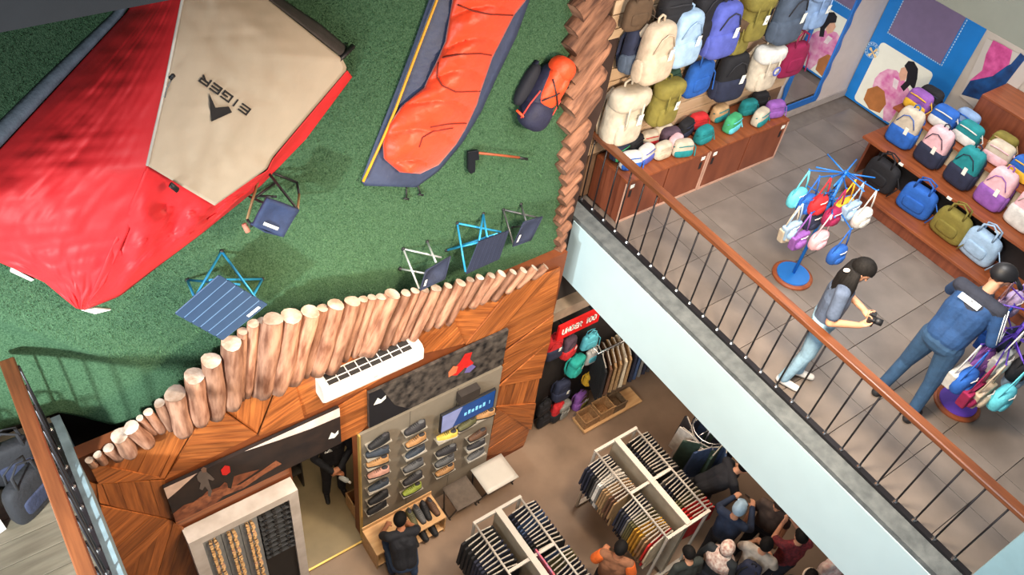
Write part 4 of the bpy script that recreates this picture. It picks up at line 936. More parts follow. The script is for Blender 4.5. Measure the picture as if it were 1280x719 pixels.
SW = [('daypack', 797, 62, 'navy', 'slate', .85), ('daypack', 819, 64, 'beige', 'beige', 1.1), ('pouch', 840, 10, 'black', 'black', 1.3), ('daypack', 856, 47, 'light blue', 'light blue', 1.02), ('daypack', 880, 18, 'black', 'black', 1.15),
      ('daypack', 903, 36, 'violet blue', 'violet blue', 1.05), ('flap', 942, 20, 'olive', 'olive', 1.0), ('daypack', 986, 18, 'slate', 'slate', 1.1), ('flap', 1021, 8, 'pale denim', 'pale denim', .95),
      ('flap', 778, 142, 'cream', 'cream', 1.2), ('pouch', 834, 98, 'dark green', 'dark green', 1.1), ('flap', 831, 128, 'olive', 'olive', .95), ('tote', 873, 98, 'blue', 'blue', 1.05), ('daypack', 913, 94, 'black', 'navy', 1.05), ('flap', 955, 84, 'cream', 'white', 1.0), ('tote', 990, 74, 'magenta', 'magenta', 1.1), ('tote', 800, 20, 'brown', 'brown', .8), ('flap', 925, 45, 'olive', 'brown', .8)]
LB2 = {(778, 142): 'large cream flap backpack beside the slanting logs', (955, 84): 'cream flap backpack with round violet badge on the slatted wall', (880, 18): 'plain black backpack between the light blue and violet backpacks', (913, 94): 'black backpack with navy lower half beside the blue tote',
       (942, 20): 'tall olive flap backpack beside the violet blue backpack', (831, 128): 'olive flap backpack between the large cream pack and the blue tote', (925, 45): 'small olive and brown flap bag below the tall olive backpack'}
for k, u, v, c1, c2, sc in SW:
    sc *= 1.16; hh = {'daypack': .25, 'flap': .25, 'tote': .18, 'pouch': .1}[k]*sc; fr = .15 if u in (819, 856, 903, 986, 831, 955) else 0.0; p = wy(u, v, 5.20-fr)
    lb = LB2.get((u, v), '%s %s hanging on the slatted wall' % (c1, {'tote': 'tote bag', 'pouch': 'pouch'}.get(k, 'backpack')))
    b_ = put_bag(k, (p.x, 5.345-.115*sc-fr, p.z-hh), (0, 0, random.uniform(-.12, .12)), c1, c2, lb, 'bag', 'bags on the slatted wall', None if c1 in ('black', 'violet blue', 'slate') else c1, sc)
    if (u, v) == (955, 84): MB().tube([(.03+.045*math.cos(2*math.pi*q/16), -.155, .28+.045*math.sin(2*math.pi*q/16)) for q in range(17)], .008, 5).build('round_badge', BM['violet blue'], b_, smooth=True)
    t = tag(MB().tube([(0, .02, 0), (0, -.10-fr, 0), (0, -.115-fr, .02)], .006, 5).build('wall_hook', chrome), 'steel peg hook on the slatted wall behind a bag', 'hook', 'hooks of the slatted wall'); t.location = (p.x, 5.335, p.z+hh*.98)

# mirror with wavy blue frame
mr = thing('wall_mirror', 'tall mirror with wavy blue border at the end of the slatted wall', 'mirror', (9.42, 5.36, 4.40))
MB().box(-.36, .36, -.012, .0, .1, 2.1).build('glass', mirror_m, mr)
fm = mat('mirror_blue_frame', (30, 104, 186), .5, var=.05)
def wavy(x0, sgn, z0, z1):
    n = 40; L_ = [(x0+sgn*.0, z0), ]; inner = [(x0, z0+(z1-z0)*k/n) for k in range(n+1)]; outer = [(x0+sgn*(.075+.018*math.sin(2*math.pi*k/n*6)), z0+(z1-z0)*k/n) for k in range(n+1)]
    m = MB(); m.grid([[(a[0], -.016, a[1]), (b[0], -.016, b[1])] for a, b in zip(inner, outer)]); return m
for s in (-1, 1): wavy(.36*s, s, 0.02, 2.15).build('frame_side', fm, mr, solid=.02)
MB().box(-.44, .44, -.02, .0, 0.0, .1).build('frame_bottom', fm, mr); MB().box(-.44, .44, -.02, .0, 2.1, 2.2).build('frame_top', fm, mr)

# blue wall graphic
wg = thing('wall_graphic', 'blue wall graphic of a woman in pink with dashed violet panel', 'wall graphic', (10.61, 4.7, 4.28))
def wp(P, m, name, dx, par=wg): return MB().prism([wx(u, v, 10.6)+Vector((-dx, 0, 0)) for u, v in P], (-.002, 0, 0)).build(name, m, par, world=True)
def wq(P, m, name, dx, par=wg): return MB().prism([Vector((10.6-dx, y, z)) for y, z in P], (-.002, 0, 0)).build(name, m, par, world=True)
wq([(5.36, 4.27), (4.02, 4.27), (4.02, 6.9), (5.36, 6.9)], blue_print, 'blue_panel', 0)
wq([(5.17, 5.39), (4.32, 5.39), (4.32, 6.35), (5.17, 6.35)], mat('violet_screen', (122, 108, 142), .3, var=.05), 'violet_panel', .003)
ds = mat('dash_white', (176, 210, 236), .5)
for k in range(26):
    y = 5.18-.88*k/26
    if k % 1 == 0: wq([(y, 5.375), (y-.02, 5.375), (y-.02, 5.388), (y, 5.388)], ds, 'dash', .004)
for yy in (5.18, 4.30):
    for k in range(26): z = 5.38+.97*k/26; wq([(yy, z), (yy-.013, z), (yy-.013, z+.022), (yy, z+.022)], ds, 'dash', .004)
cr = .06; RR = []
for (cy, cz, a0) in ((5.20-cr, 4.30+cr, 180), (4.33+cr, 4.30+cr, 270), (4.33+cr, 5.24-cr, 0), (5.20-cr, 5.24-cr, 90)):
    for k in range(5): a = math.radians(a0+k*22.5); RR.append((cy-cr*math.cos(a)*1, cz+cr*math.sin(a)))
wq(RR, mat('cream_print', (240, 242, 230), .5, var=.02), 'cream_panel', .003)
lc_ = Vector((10.6, 5.27, 5.06))
def ring(r0, r1, m, name, dx):
    b = MB(); n = 28; b.grid([[lc_+Vector((-dx, r*math.cos(2*math.pi*k/n), r*math.sin(2*math.pi*k/n))) for r in (r0, r1)] for k in range(n+1)]); return b.build(name, m, wg, world=True, solid=.002)
ring(.105, .112, ds, 'logo_ring', .006); ring(.068, .074, ds, 'logo_ring', .006); ring(.0, .067, blue_print, 'logo_disc', .005)
for k in range(14):
    a = 2*math.pi*k/14+.1; c = lc_+Vector((-.007, .09*math.cos(a), .09*math.sin(a))); d = Vector((0, -math.sin(a), math.cos(a)))*.011; e = Vector((0, math.cos(a), math.sin(a)))*.008
    MB().prism([c-d-e, c+d-e, c+d+e, c-d+e], (-.002, 0, 0)).build('logo_letter', ds, wg, world=True)
pr = mat('logo_yellow', (236, 206, 150), .5)
for k in range(4):
    a = math.pi/2*k+.5; c = lc_+Vector((-.009, -.03, -.02)); d = Vector((0, math.cos(a), math.sin(a))); e = Vector((0, -math.sin(a), math.cos(a)))
    MB().prism([c+e*.006, c+d*.07+e*.02, c+d*.085, c+d*.07-e*.02, c-e*.006], (-.002, 0, 0)).build('propeller_blade', pr, wg, world=True)
pinkp = mat('print_pink', (214, 96, 170), .5, rgb2=(240, 190, 216), vs=9)
wp([(1100, 91), (1110, 86), (1121, 88), (1130, 98), (1137, 113), (1138, 126), (1124, 140), (1112, 152), (1104, 150), (1105, 132), (1098, 118), (1091, 108), (1094, 98)], pinkp, 'pink_outfit_print', .005)
wp([(1124, 93), (1127, 85), (1134, 83), (1136, 92), (1132, 100), (1126, 101)], mat('print_skin', (226, 176, 150), .5), 'face_print', .006)
wp([(1131, 82), (1136, 76), (1143, 77), (1148, 86), (1147, 98), (1143, 113), (1138, 106), (1130, 114), (1126, 108), (1133, 101), (1135, 90)], mat('print_hair', (22, 22, 32), .5), 'hair_print', .007)
wp([(1085, 111), (1097, 107), (1106, 114), (1108, 130), (1100, 141), (1087, 136), (1080, 124)], mat('print_bag', (176, 112, 62), .5), 'bag_print', .008)
wp([(1118, 97), (1124, 101), (1121, 112), (1116, 108)], mat('print_collar', (240, 224, 232), .5), 'collar_print', .007)
wg2 = thing('jacket_poster', 'poster of a pink jacket and blue jeans behind the tall cabinet', 'poster', (10.61, 3.7, 4.9))
wp([(1234, 48), (1200, 120), (1236, 150), (1300, 80)], mat('poster_grey', (196, 190, 184), .5, var=.02), 'backing', .001, wg2)
wp([(1213, 101), (1264, 80), (1276, 66), (1283, 72), (1252, 112), (1236, 128), (1202, 118)], mat('print_denim', (26, 84, 150), .5, rgb2=(18, 36, 76), vs=6), 'jeans_print', .004, wg2)
wp([(1242, 50), (1254, 56), (1266, 63), (1262, 80), (1241, 95), (1212, 101), (1228, 88), (1233, 68)], mat('print_pink_jacket', (224, 100, 168), .5, rgb2=(180, 60, 124), vs=10), 'jacket_print', .006, wg2)

# tiered bag display
ts = thing('tiered_display', 'tiered walnut display stand of backpacks near the blue wall', 'display stand', (9.3, 2.6, 4.262))
for nm, x0, x1, y0, y1, z0, z1, m in (('lower_board', -.60, -.08, -1.6, 1.30, .17, .205, shelf_wood), ('middle_board', -.27, .25, -1.6, 1.50, .61, .645, shelf_wood), ('upper_board', .12, .66, -1.6, 1.50, .93, .96, shelf_wood),
                                      ('dark_riser', -.10, -.07, -1.6, 1.28, .205, .61, black_pl), ('beige_riser', .22, .25, -1.6, 1.48, .645, .93, mat('riser_beige', (190, 172, 146), .6)), ('kick_board', -.56, -.53, -1.6, 1.26, 0, .17, cab_wood), ('back_board', .63, .66, -1.6, 1.5, 0, .93, cab_wood)):
    MB().box(x0, x1, y0, y1, z0, z1).build(nm, m, ts, bevel=.003 if 'board' in nm else 0)
for y in (-1.58, 1.46): MB().box(-.05, .63, y, y+.03, 0, .61).build('end_panel', cab_wood, ts)
for y in (.9, .2, -.45, -1.1): MB().box(-.285, -.27, y-.03, y+.03, .612, .64).build('price_clip', white_print, ts)
def row(lst, x, z, kind, where, group, sc):
    for u, v, c1, c2 in lst:
        p = wx(u, v, x); put_bag(kind, (x, p.y, z), (0, 0, -math.pi/2+random.uniform(-.1, .1)), c1, c2, '%s %s %s' % (c1 if c1 == c2 else c1+' and '+c2, {'pouch': 'pouch', 'tote': 'tote bag'}.get(kind, 'backpack'), where), 'bag', group, c2, sc)
row([(1103, 217, 'black', 'black'), (1146, 252, 'blue', 'blue'), (1187, 285, 'olive', 'olive'), (1224, 310, 'light blue', 'light blue')], 8.98, 4.468, 'tote', 'on the lowest board of the tiered display', 'bags on the lowest board', (1.28, 1.5, 1.02))
row([(1128, 168, 'cream', 'blue'), (1165, 190, 'pink', 'navy'), (1203, 216, 'teal', 'navy'), (1240, 245, 'pink', 'purple'), (1276, 275, 'pink', 'white')], 9.32, 4.908, 'daypack', 'on the middle board of the tiered display', 'backpacks on the middle board', 1.0)
row([(1147, 130, 'purple', 'yellow'), (1180, 147, 'blue', 'white'), (1211, 167, 'teal', 'white'), (1250, 190, 'cream', 'pink'), (1280, 212, 'blue', 'yellow')], 9.62, 5.223, 'pouch', 'on the upper board of the tiered display', 'pouches on the upper board', 1.3)
row([(1168, 112, 'black', 'navy'), (1213, 142, 'pale denim', 'blue'), (1262, 168, 'olive', 'tan')], 9.84, 5.223, 'pouch', 'at the back of the upper display board', 'pouches behind the front row', 1.25)

# spinner racks of mini bags
def mini_bag(p, top, c1, shape, where, group, k=1.0):
    t = thing('mini_bag', '%s mini bag %s hanging from %s' % (c1, 'with round body' if shape else 'with pointed flap', where), 'bag', p, group=group)
    m = BM[c1]; h = top - p[2]
    if shape: MB().sph((0, 0, 0), (.115*k, .06*k, .105*k), .7, .8, 14, 8).build('body', m, t, smooth=True)
    else: MB().prism([(a*k, -.035*k, b*k) for a, b in ((-.12, .07), (-.08, -.10), (.0, -.13), (.08, -.10), (.12, .07))], (0, .07*k, 0)).build('body', m, t, bevel=.015)
    MB().sph((0, -.045*k, -.03*k), (.075*k, .03*k, .05*k), .7, .8, 10, 6).build('front_pocket', m, t, smooth=True)
    for s in (-1, 1): MB().tube([(s*.095*k, 0, .05*k), (s*.06*k, 0, h*.55), (0, 0, h)], .014*k, 5, flat=.4).build('strap', m, t, smooth=True)
    MB().tube([(-.05*k, -.05*k, .06*k), (0, -.062*k, .07*k), (.05*k, -.05*k, .06*k)], .005, 4).build('zip', white_pl, t)
def spinner(label, bx, by, ztop, col, disc, lst, where, group, k_=1.0):
    t = thing('spinner_rack', label, 'display rack', (bx, by, 4.262)); pm = mat('spinner_%s' % col, disc, .45, var=.05)
    MB().lathe([(.23, 0), (.23, .02), (.21, .03)], 32).build('base_ring', shelf_wood, t, smooth=False)
    MB().lathe([(.185, .03), (.185, .045), (.03, .055)], 32).build('base_disc', pm, t)
    MB().tube([(0, 0, .05), (0, 0, ztop-4.262)], .018, 10).build('pole', pm, t, smooth=True)
    for lv in (ztop-.03, ztop-.38):
        for k in range(6):
            a = math.pi/3*k+.3+(lv < ztop-.1)*.5; MB().tube([(0, 0, lv-4.262), (.30*math.cos(a), .30*math.sin(a), lv-4.262+.01)], .008, 6).build('arm', pm, t, smooth=True)
    for u, v, z, c, s in lst:
        p = gz(u, v, z); d = Vector((p.x-bx, p.y-by)); 
        if d.length > .46: d *= .46/d.length
        tz = z+.33*k_
        mini_bag((bx+d.x, by+d.y, z), tz, c, s, where, group, k_)
        MB().tube([(0, 0, tz-4.262), (d.x, d.y, tz-4.262), (d.x*1.04, d.y*1.04, tz-4.262+.02)], .007, 6).build('hook_arm', pm, t, smooth=True)
spinner('blue spinner rack of mini bags beside the woman', 6.99, 3.16, 5.78, 'blue', (24, 110, 200),
        [(970, 294, 5.1, 'cream', 0), (987, 287, 5.15, 'light blue', 0), (998, 299, 5.05, 'purple', 0), (996, 247, 5.4, 'cyan', 1), (1008, 255, 5.38, 'blue', 1), (1022, 256, 5.42, 'red', 1), (1023, 300, 5.1, 'pink', 1), (1040, 270, 5.35, 'magenta', 1), (1077, 272, 5.42, 'white', 1), (1062, 262, 5.42, 'light blue', 0), (1052, 258, 5.4, 'yellow', 0), (1046, 318, 5.05, 'blue', 1), (1030, 262, 5.2, 'black', 1), (1015, 275, 5.2, 'navy', 1)],
        'the blue spinner rack', 'mini bags on the blue spinner rack', 1.08)
spinner('purple spinner rack of mini bags in front of the man', 7.14, 1.05, 5.70, 'purple', (92, 60, 178),
        [(1205, 476, 4.95, 'blue', 1), (1226, 448, 5.05, 'purple', 1), (1214, 492, 4.85, 'magenta', 0), (1226, 492, 4.85, 'beige', 0), (1252, 497, 4.85, 'cyan', 1), (1250, 450, 5.1, 'white', 0), (1236, 392, 5.35, 'pink', 0), (1262, 380, 5.42, 'lilac', 1), (1218, 372, 5.35, 'teal', 1), (1262, 425, 5.2, 'navy', 1), (1236, 420, 5.2, 'blue', 0), (1275, 460, 5.05, 'black', 1), (1190, 470, 4.95, 'white', 0), (1270, 470, 4.9, 'light blue', 1)],
        'the purple spinner rack', 'mini bags on the purple spinner rack', 1.3)

# left floor: dark holdalls and a white box at the wall
for k, (x, y) in enumerate([(-.62, 4.75), (-.98, 4.70), (-.60, 4.42)]):
    put_bag('tote', (x, y, 4.264), (0, 0, .3*k), 'black', 'navy', ['black holdall leaning at the turf end of the plank floor', 'black holdall standing behind the white carton', 'black holdall beside the black balusters of the plank floor'][k], 'bag', 'black holdalls on the plank floor', 'black', 1.25)
t = thing('carton', 'white carton on the plank floor beside the black holdalls', 'box', (-1.02, 4.40, 4.264), .3)
MB().box(-.14, .14, -.11, .11, 0, .2).build('box_body', white_pl, t); MB().box(-.145, .145, -.03, .03, .2, .203).build('tape', mat('tape_tan', (190, 160, 110), .4), t)
p = gz(233, 719, .75); t = thing('waste_bin', 'white round bin standing in front of the stone framed display', 'bin', (p.x, p.y, 0))
MB().lathe([(.10, 0), (.12, .68), (.12, .70)], 20).build('body', white_pl, t, smooth=False); MB().lathe([(.125, .70), (.11, .74), (.04, .76)], 20).build('lid', white_metal, t)
t = thing('counter_shelf', 'dark shelf unit against the wall inside the back room', 'shelf', (1.75, 6.0, 0))
for z in (.4, .8, 1.2): MB().box(-.3, .3, -.15, .15, z-.02, z).build('board', mat('shelf_dark', (50, 46, 42), .6), t)
for x in (-.3, .28): MB().box(x, x+.02, -.15, .15, 0, 1.22).build('side', mat('shelf_dark', (50, 46, 42), .6), t)

# plywood box with shoes just inside the doorway
t = thing('plywood_box', 'small open plywood box of shoes just inside the doorway', 'box', (2.58, 5.14, 0))
for nm, b in (('bottom', (-.15, .15, -.18, .18, 0, .02)), ('side', (-.17, -.15, -.18, .18, 0, .3)), ('side', (.15, .17, -.18, .18, 0, .3)), ('end', (-.15, .15, -.18, -.165, 0, .3)), ('end', (-.15, .15, .165, .18, 0, .3))): MB().box(*b).build(nm, pale_wood, t)
for k in range(2): put_shoe((2.51+.13*k, 5.14, .022), (0, 0, math.pi/2), ['brown', 'black', 'tan'][k], '%s shoe in the plywood box inside the doorway' % ['brown', 'black', 'tan'][k], 'shoes in the plywood box')
# ================================================================== PEOPLE
def caps_mesh(b, A_, B_, ra, rb, n=14):
    A_, B_ = Vector(A_), Vector(B_); d = B_-A_; L_ = d.length
    if L_ < 1e-5: d = Vector((0, 0, 1)); L_ = 1e-4
    z = d.normalized(); x = z.orthogonal().normalized(); y = z.cross(x); V = [A_-z*ra]; F = []; rows = []
    for k in (-.75, -.4, 0): rows.append((A_+z*ra*k, ra*math.sqrt(1-k*k)))
    for k in (0, .4, .75): rows.append((B_+z*rb*k, rb*math.sqrt(1-k*k)))
    for c, r in rows:
        for i in range(n): q = 2*math.pi*i/n; V.append(c+x*r*math.cos(q)+y*r*math.sin(q))
    V.append(B_+z*rb); e = len(V)-1
    for i in range(n):
        k = (i+1) % n; F.append((0, 1+k, 1+i)); F.append((e, e-n+i, e-n+k))
        for j in range(len(rows)-1): a = 1+j*n; F.append((a+i, a+k, a+n+k, a+n+i))
    b.add(V, F)
class Body:
    def __init__(s): s.P = []; s.b = MB()
    def cap(s, a, b, ra, rb, lab): s.P.append(('c', np.array(a, float), np.array(b, float), ra, rb, lab)); caps_mesh(s.b, a, b, ra, rb)
    def ell(s, c, r, R, lab):
        T = Matrix.Translation(c) @ R.to_4x4(); s.P.append(('e', np.array(c, float), np.array(r, float), np.array(R), 0, lab)); s.b.sph((0, 0, 0), r, nu=18, nv=12, T=T)
    def finish(s, name, mats, vox, smooth=5):
        me = bpy.data.meshes.new('tmp'); me.from_pydata(s.b.v, [], s.b.f); me.update()
        o = bpy.data.objects.new('tmp', me); COL.objects.link(o)
        r = o.modifiers.new('r', 'REMESH'); r.mode = 'VOXEL'; r.voxel_size = vox
        q = o.modifiers.new('s', 'SMOOTH'); q.factor = .5; q.iterations = smooth
        dg = bpy.context.evaluated_depsgraph_get(); m2 = bpy.data.meshes.new_from_object(o.evaluated_get(dg)); m2.name = name
        bpy.data.objects.remove(o); n = len(m2.polygons); C_ = np.zeros(n*3); m2.polygons.foreach_get('center', C_); C_ = C_.reshape(-1, 3)
        best = np.full(n, 1e9); idx = np.zeros(n, int)
        for p in s.P:
            if p[0] == 'c':
                a, b_ = p[1], p[2]; d = b_-a; t = np.clip(((C_-a)@d)/max(1e-9, d@d), 0, 1); dist = np.linalg.norm(C_-(a+t[:, None]*d), axis=1)-(p[3]+(p[4]-p[3])*t)
            else:
                l = (C_-p[1])@p[3]/p[2]; dist = (np.linalg.norm(l, axis=1)-1)*p[2].min()
            k = dist < best; best[k] = dist[k]; idx[k] = p[5]
        m2.materials.clear()
        for m in mats: m2.materials.append(m)
        m2.polygons.foreach_set('material_index', idx.astype(np.int32)); m2.polygons.foreach_set('use_smooth', np.ones(n, bool)); m2.update()
        ob = bpy.data.objects.new(name, m2); COL.objects.link(ob); return ob
def hand(B, wrist, d, pn, side, lab, curl=.5, k=1.0):
    d = Vector(d).normalized(); pn = Vector(pn); pn = (pn-d*pn.dot(d)).normalized(); s = d.cross(pn)*side; w_ = Vector(wrist)
    B.cap(w_, w_+d*.03*k, .026*k, .028*k, lab)
    for i in range(4):
        o = (i-1.5)*.019*k; B.cap(w_+d*.025*k+s*o*.8, w_+d*.085*k+s*o, .014*k, .012*k, lab)
        L_ = [.068, .078, .074, .058][i]*k; a = w_+d*.085*k+s*o; a1 = a+(d*math.cos(curl)+pn*math.sin(curl))*L_*.55
        a2 = a1+(d*math.cos(curl*2.1)+pn*math.sin(curl*2.1))*L_*.5
        B.cap(a, a1, .0098*k, .009*k, lab); B.cap(a1, a2, .009*k, .0078*k, lab)
    a = w_+d*.03*k-s*.026*k; a1 = a+(d*.6-s*.6+pn*.5).normalized()*.04*k; a2 = a1+(d*.8-s*.1+pn*.5).normalized()*.03*k
    B.cap(a, a1, .013*k, .011*k, lab); B.cap(a1, a2, .011*k, .009*k, lab)
def person(label, base, yaw, J, cols, H=1.68, vox=.0085, sleeve='short', hair='short', hairm=None, look=(1, 0, -.3), up=(0, 0, 1), curl=(.5, .5), pn=((0, 0, -1), (0, 0, -1)), group=None, skin=None, fat=1.0, hd=None, yoke=None):
    """local frame: x forward, y left, z up, metres for a 1.70 m figure"""
    D_ = dict(pelvis=(0, 0, .94), chest=(.0, 0, 1.24), neck=(.0, 0, 1.45), head=(.03, 0, 1.585), shl=(0, .175, 1.40), shr=(0, -.175, 1.40), ell=(-.02, .24, 1.12), elr=(-.02, -.24, 1.12), wrl=(.1, .25, .90), wrr=(.1, -.25, .90),
              hil=(0, .085, .92), hir=(0, -.085, .92), knl=(.03, .10, .50), knr=(.03, -.10, .50), anl=(-.01, .11, .09), anr=(-.01, -.11, .09)); D_.update(J)
    k = H/1.70; D_ = {a: Vector(b)*k for a, b in D_.items()}; B = Body()
    SK, SH, PA, SO, EY, MO = 0, 1, 2, 3, 4, 5; g = D_
    f = fat
    B.cap(g['pelvis']+Vector((0, .055, 0)), g['pelvis']+Vector((0, -.055, 0)), .118*k*f, .118*k*f, PA)
    mid = (g['pelvis']+g['chest'])/2
    for s in (-1, 1):
        B.cap(g['pelvis']+Vector((0, .05*s, .06)), mid+Vector((0, .055*s, 0)), .112*k*f, .112*k*f, SH)
        B.cap(mid+Vector((0, .055*s, 0)), g['chest']+Vector((0, .065*s, 0)), .112*k*f, .118*k*f, SH)
        sh = g['shl'] if s > 0 else g['shr']
        B.cap(g['chest']+Vector((0, .06*s, .02)), sh*.75+g['neck']*.25+Vector((0, 0, -.03)), .115*k*f, .065*k, SH)
    YK = 6 if yoke else SH
    B.cap(g['shl'], g['shr'], .066*k, .066*k, YK); B.cap(g['chest'].lerp(g['neck'], .35), g['neck']+Vector((0, 0, -.05)), .118*k*f, .08*k, YK); B.cap(g['chest'], g['neck']+Vector((0, 0, -.05)), .11*k, .07*k, SH)
    B.cap(g['neck'], g['head'], .052*k, .05*k, SK)
    for s, a, e, w_, hh, kn, an, i in ((1, 'shl', 'ell', 'wrl', 'hil', 'knl', 'anl', 0), (-1, 'shr', 'elr', 'wrr', 'hir', 'knr', 'anr', 1)):
        A_, E_, W_ = g[a], g[e], g[w_]
        if sleeve == 'long': B.cap(A_, E_, .062*k, .052*k, SH); B.cap(E_, W_, .052*k, .040*k, SH)
        else:
            m_ = A_.lerp(E_, .72); B.cap(A_, m_, .064*k, .062*k, SH); B.cap(A_, E_, .050*k, .040*k, SK); B.cap(E_, W_, .041*k, .028*k, SK)
        d = (hd[i] if hd and hd[i] else (W_-E_)); hand(B, W_, d, pn[i], s, SK, curl[i], k)
        B.cap(g[hh], g[kn], .095*k*f, .070*k, PA); B.cap(g[kn], g[an], .068*k, .056*k, PA)
        fd = Vector((1, .15*s, 0)).normalized(); an_ = g[an]
        B.cap(an_+Vector((-.03, 0, -.045)), an_+fd*.15*k+Vector((0, 0, -.055)), .042*k, .034*k, SO); B.cap(an_, an_+Vector((0, 0, -.03)), .048*k, .046*k, SO)
    # head: skull, jaw, nose, ears, eyes, mouth
    x = Vector(look).normalized(); u_ = Vector(up); y = u_.cross(x).normalized(); z = x.cross(y); R = Matrix((x, y, z)).transposed(); c = g['head']
    def hp_(a, b, q): return c+(x*a+y*b+z*q)*k
    B.ell(hp_(-.012, 0, .03), (.098*k, .076*k, .092*k), R, SK); B.ell(hp_(.018, 0, -.045), (.068*k, .058*k, .075*k), R, SK)
    B.cap(hp_(.088, 0, .005), hp_(.104, 0, -.022), .010*k, .014*k, SK); B.ell(hp_(.07, 0, -.10), (.022*k, .03*k, .018*k), R, SK)
    for s in (-1, 1):
        B.ell(hp_(-.01, .078*s, -.005), (.02*k, .010*k, .032*k), R, SK); B.ell(hp_(.077, .032*s, .012), (.011*k, .015*k, .008*k), R, EY)
    B.ell(hp_(.082, 0, -.062), (.010*k, .024*k, .007*k), R, MO)
    mats = [skin or skin_m, cols[0], cols[1], cols[2], mat('eye_dark', (30, 24, 22), .3), mat('lips', (158, 84, 76), .5)] + ([yoke] if yoke else [])
    zmin = min(v[2] for v in B.b.v)
    o = B.finish('person', mats, vox)
    o.location = (base[0], base[1], base[2]-zmin+.002); o.rotation_euler = (0, 0, yaw); tag(o, label, 'person', group)
    hm = hairm or hair_m; Th = Matrix.Translation(c) @ R.to_4x4()
    hb = MB()
    def cap_shell(scale, zcut, nm, m, back=0.0):
        q = MB(); q.sph((-.016*k, 0, .034*k), (.108*k*scale, .086*k*scale, .102*k*scale), nu=22, nv=14); V = []
        for vx, vy, vz in q.v:                                            # lift the front away from the face
            lim = zcut*k if vx > .02*k else (zcut-.11)*k if vx < -.03*k else (zcut-.11*(.02*k-vx)/(.05*k))*k
            V.append((vx, vy, max(vz, lim)))
        b2 = MB(); b2.add(V, q.f, Th); return b2.build(nm, m, o, smooth=True)
    if hair in ('short', 'long', 'bun'):
        cap_shell(1.0, .055, 'hair', hm)
        if hair == 'long':
            lb = MB()
            for i in range(15):
                a = -1.5+3.0*i/14; p0 = Vector((-.06*math.cos(a)-.03, .082*math.sin(a), .03)); p1 = Vector((-.11*math.cos(a)-.015, .10*math.sin(a), -.13)); p2 = Vector((-.10*math.cos(a)-.03, .105*math.sin(a), -.32)); p3 = Vector((-.08*math.cos(a)-.03, .09*math.sin(a), -.50+.05*math.sin(5*a)))
                lb.tube([p0*k, p1*k, p2*k, p3*k], [.030*k, .040*k, .040*k, .016*k], 7, T=Matrix.Translation(c) @ (Matrix.Rotation(math.atan2(x.y, x.x), 4, 'Z')))
            lb.build('long_hair', hm, o, smooth=True)
    elif hair == 'cap':
        cap_shell(.98, .045, 'hair', hair_m); cap_shell(1.06, .075, 'cap', hm)
        vb = MB(); G = []
        for i in range(9):
            a = -1.0+2.0*i/8; G.append([Th @ Vector(((-.01+.10*math.cos(a))*k, .085*math.sin(a)*k, .085*k)), Th @ Vector(((-.005+.205*math.cos(a*.7))*k, .088*math.sin(a)*k, (.060-.014*abs(a))*k))])
        vb.grid(G).build('visor', hm, o, smooth=True, solid=.006)
    elif hair == 'hijab':
        q = MB(); q.sph((-.012*k, 0, .02*k), (.112*k, .096*k, .118*k), nu=22, nv=14); V = [(min(vx, .055*k) if vz < .05*k and abs(vy) < .055*k else vx, vy, vz) for vx, vy, vz in q.v]
        b2 = MB(); b2.add(V, q.f, Th); b2.build('hijab', hm, o, smooth=True)
        b3 = MB(); b3.grid([[Vector(c)+Vector((-.02+rx*math.cos(2*math.pi*j/18), ry*math.sin(2*math.pi*j/18), zz))*k for j in range(18)] for rx, ry, zz in ((.08, .085, -.06), (.10, .11, -.14), (.16, .19, -.22), (.17, .215, -.34))], wrap=True)
        b3.build('hijab_drape', hm, o, smooth=True, solid=.008)
    return o
def loc2(o, p): return Matrix.LocRotScale(o.location, o.rotation_euler, None) @ Vector(p)
PI = math.pi
jean = cloth((146, 182, 206), 'pale_jeans'); jean_d = cloth((44, 76, 110), 'blue_jeans'); shoe_wm = mat('white_trainer', (216, 214, 212), .5); shoe_b = mat('black_trainer', (28, 28, 32), .6)
# woman looking at her camera by the handrail
woman = person('woman in slate blue shirt and pale jeans looking at a camera by the handrail', (5.83, 2.16, 4.262), math.radians(-62), dict(ell=(.02, .26, 1.12), wrl=(.27, .12, 1.09), elr=(.02, -.25, 1.12), wrr=(.27, -.10, 1.09), head=(.06, 0, 1.58), chest=(.0, 0, 1.24), knl=(.02, .08, .5), knr=(.02, -.08, .5), anl=(.04, .09, .09), anr=(-.06, -.09, .09)),
               (cloth((74, 88, 112), 'slate_shirt'), jean, shoe_wm), 1.72, .0075, 'short', 'long', look=(1, .1, -.75), curl=(.9, .9), hd=((.5, -.6, .1), (.5, .6, .1)), pn=((.2, -.5, .8), (.2, .5, .8)))
cp = loc2(woman, (.34*1.012, .01, 1.12*1.012))
cm = thing('photo_camera', 'black photo camera held in the hands of the woman', 'camera', tuple(cp), math.radians(-62))
MB().box(-.03, .03, -.065, .065, -.04, .045).build('body', black_pl, cm, bevel=.008); MB().tube([(.03, 0, 0), (.10, 0, 0)], [.034, .032], 14).build('lens', black_pl, cm, smooth=True)
MB().box(-.02, .02, -.02, .02, .045, .062).build('viewfinder', black_pl, cm); MB().box(-.033, -.03, -.045, .045, -.03, .03).build('screen', mat('camera_screen', (60, 64, 72), .2), cm)
o = MB().sph((0, 0, 0), (.03, .014, .02), .8, nu=10, nv=6).build('hair_clip', white_pl, woman, smooth=True); o.location = (-.06, -.10, 1.62); o.rotation_euler = (0, 0, .4)
